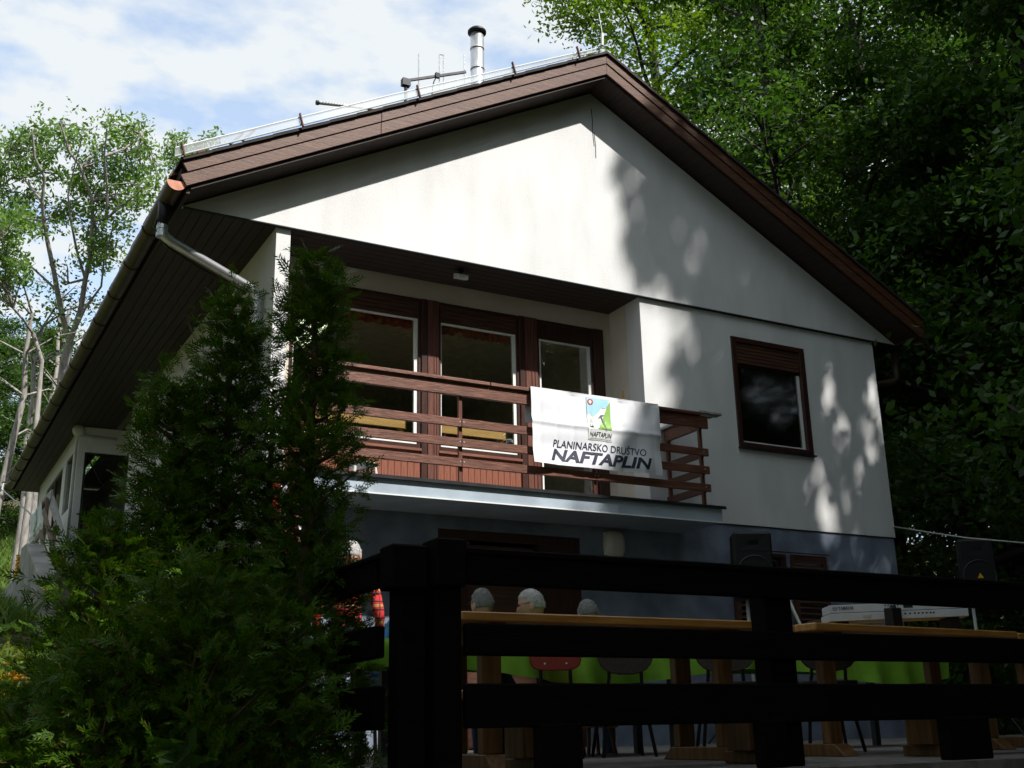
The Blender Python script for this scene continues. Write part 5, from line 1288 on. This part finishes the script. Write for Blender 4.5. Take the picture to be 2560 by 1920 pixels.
B0 = tbase(715, 4.1); thuja(47, B0, top_h(710, 1500, 4.1, B0), .23, cone, 1800, 'dark low thuja beside the corner of the fence', (0, 0), 60, .085)
B0 = tbase(255, 3.8); thuja(48, B0, top_h(250, 1600, 3.8, B0), .40, cone, 2800, 'low thuja at the front left of the hedge', (0, 0), 60, .08)

# ------------------------------------------------------------------ low plants, grass, flowers
def leafy_shrub(sd, loc, R, H, n, mat_, label, l=.06, w=.025):
    rs = np.random.RandomState(sd); d_ = rs.normal(0, 1, (n // 12, 3)); d_ /= np.linalg.norm(d_, axis=1)[:, None]
    c0 = d_ * (rs.rand(len(d_), 1) ** .4) * np.array([R, R, H / 2]) + np.array([0, 0, H / 2]); c0[:, 2] = np.maximum(c0[:, 2], .03)
    t = thing('shrub', label, 'shrub', loc)
    rng = random.Random(sd); tb = []
    for k in range(9):
        a = rng.uniform(0, 6.28); tb.append(([Vector((0, 0, -.05)), Vector((math.cos(a) * R * .4, math.sin(a) * R * .4, H * .5)), Vector((math.cos(a) * R * .8, math.sin(a) * R * .8, H * .85))], [.012, .008, .004], 4))
    for nm, me in (('stem', tube_mesh('stem', tb, 'twig')), ('foliage', leaf_mesh('foliage', *leaves(rs, c0, 12, .05, 1.0, l, w, .5, 1.0), mat_))):
        o = bpy.data.objects.new(nm, me); COL.objects.link(o); o.parent = t
    return t
p = at(20, 1690, 7.5); leafy_shrub(71, (p.x, p.y, gz(p.x, p.y) - .1), .42, max(.5, p.z - gz(p.x, p.y) + .28), 5200, 'leaf_shrub', 'yellow green sunlit shrub at the left picture edge')
p = at(20, 1730, 6.6)
t = thing('flowers', 'cluster of yellow flowers by the yellow green shrub at the left edge', 'flowers', (p.x, p.y, gz(p.x, p.y)))
rng = random.Random(5); stems = MB(); 
for k in range(26):
    q = at(20 + rng.gauss(0, 26), 1697 + rng.gauss(0, 16), 6.6 + rng.uniform(-.15, .15)) if k < 18 else at(96 + rng.gauss(0, 8), 1692 + rng.gauss(0, 8), 6.5)
    stems.tube([(q.x + rng.uniform(-.04, .04), q.y, ground_z(q.x, q.y)), tuple(q)], .003, 4)
    fb = MB(); fb.ball(tuple(q), (.022, .022, .014), 9, 5, lambda x, y, z: (x * (1 + .15 * math.sin(9 * x)), y, z))
    for j in range(8):
        a = j * math.pi / 4; fb.add([(q.x + .012 * math.cos(a - .3), q.y + .012 * math.sin(a - .3), q.z), (q.x + .036 * math.cos(a), q.y + .036 * math.sin(a), q.z + .006), (q.x + .012 * math.cos(a + .3), q.y + .012 * math.sin(a + .3), q.z)], [(0, 1, 2)])
    o = fb.build('blossom', 'flower_yellow', t)
stems.build('stem', 'leaf_shrub', t)
p = at(42, 1440, 20); t = thing('mullein', 'tall yellow flower spike standing in the sunny grass at left', 'plant', (p.x, p.y, gz(p.x, p.y)))
g0 = ground_z(p.x, p.y); top = at(40, 1385, 20).z
MB().tube([(p.x, p.y, g0 - .1), (p.x, p.y, top)], .012, 5).build('stem', 'leaf_shrub', t)
fb = MB(); rng = random.Random(8)
for k in range(60):
    z = g0 + (top - g0) * (.35 + .65 * k / 60); a = k * 2.4
    fb.ball((p.x + .035 * math.cos(a), p.y + .035 * math.sin(a), z), .02, 5, 4)
fb.build('blossom', 'flower_yellow', t)
def grass(name, label, x0, x1, y0, y1, n, h, sd, ok=None):
    rs = np.random.RandomState(sd); x = rs.uniform(x0, x1, n); y = rs.uniform(y0, y1, n)
    z = np.array([ground_z(a, c) for a, c in zip(x, y)])
    if ok is not None:
        k = np.array([ok(a, c) for a, c in zip(x, y)]); x, y, z = x[k], y[k], z[k]; n = len(x)
    hh = h * rs.uniform(.4, 1.3, n); a = rs.uniform(0, 6.28, n); le = rs.uniform(.1, .6, n) * hh; a2 = rs.uniform(0, 6.28, n); w = .010 + .006 * rs.rand(n)
    b0 = np.stack([x, y, z - .02], 1); s = np.stack([np.cos(a), np.sin(a), 0 * a], 1) * w[:, None]
    mid = b0 + np.stack([np.cos(a2) * le * .3, np.sin(a2) * le * .3, hh * .6], 1); tip = b0 + np.stack([np.cos(a2) * le, np.sin(a2) * le, hh], 1)
    v = np.stack([b0 - s, b0 + s, mid + s * .7, tip], 1).reshape(-1, 3)
    me = np_mesh(name, v, np.arange(n * 4, dtype=np.int32).reshape(n, 4), 'grass_blade')
    tag(link(name, me), label, 'grass', kind='stuff')
grass('grass', 'tall sunny grass on the slope left of the steps', -6.5, 1.0, 4.6, 33, 60000, .38, 81, lambda x, y: x < -2.45 or y > 15.5)
grass('grass', 'short grass in front of the thujas and the fence', -6.0, -2.45, -9.0, 3.4, 16000, .12, 82)
grass('undergrowth', 'dark undergrowth below the trees right of the house', 8.0, 17.0, 1.0, 9.0, 9000, .5, 83)
# low leafy plant among the thujas
p = at(560, 1880, 3.6); leafy_shrub(72, (p.x, p.y, gz(p.x, p.y)), .22, p.z - gz(p.x, p.y) + .12, 260, 'leaf_forest', 'broad leaved plant at the foot of the thujas', .13, .08)
for i, (x, y, R) in enumerate(((8.9, .6, 1.0), (9.6, -1.2, 1.1), (10.6, 2.6, 1.3), (12.3, .4, 1.4), (9.2, 3.4, 1.1), (11.4, -3.6, 1.2))):
    leafy_shrub(90 + i, (x, y, gz(x, y)), R, 2.0 + .3 * (i % 3), 5200, 'leaf_forest', ('bush growing against the right corner of the house', 'bush standing behind the right loudspeaker', 'large bush under the right eaves', 'large bush deep in the shade right of the loudspeaker', 'bush beside the right house wall', 'bush at the right end of the fence')[i], .15, .07)
S.render.film_transparent = False
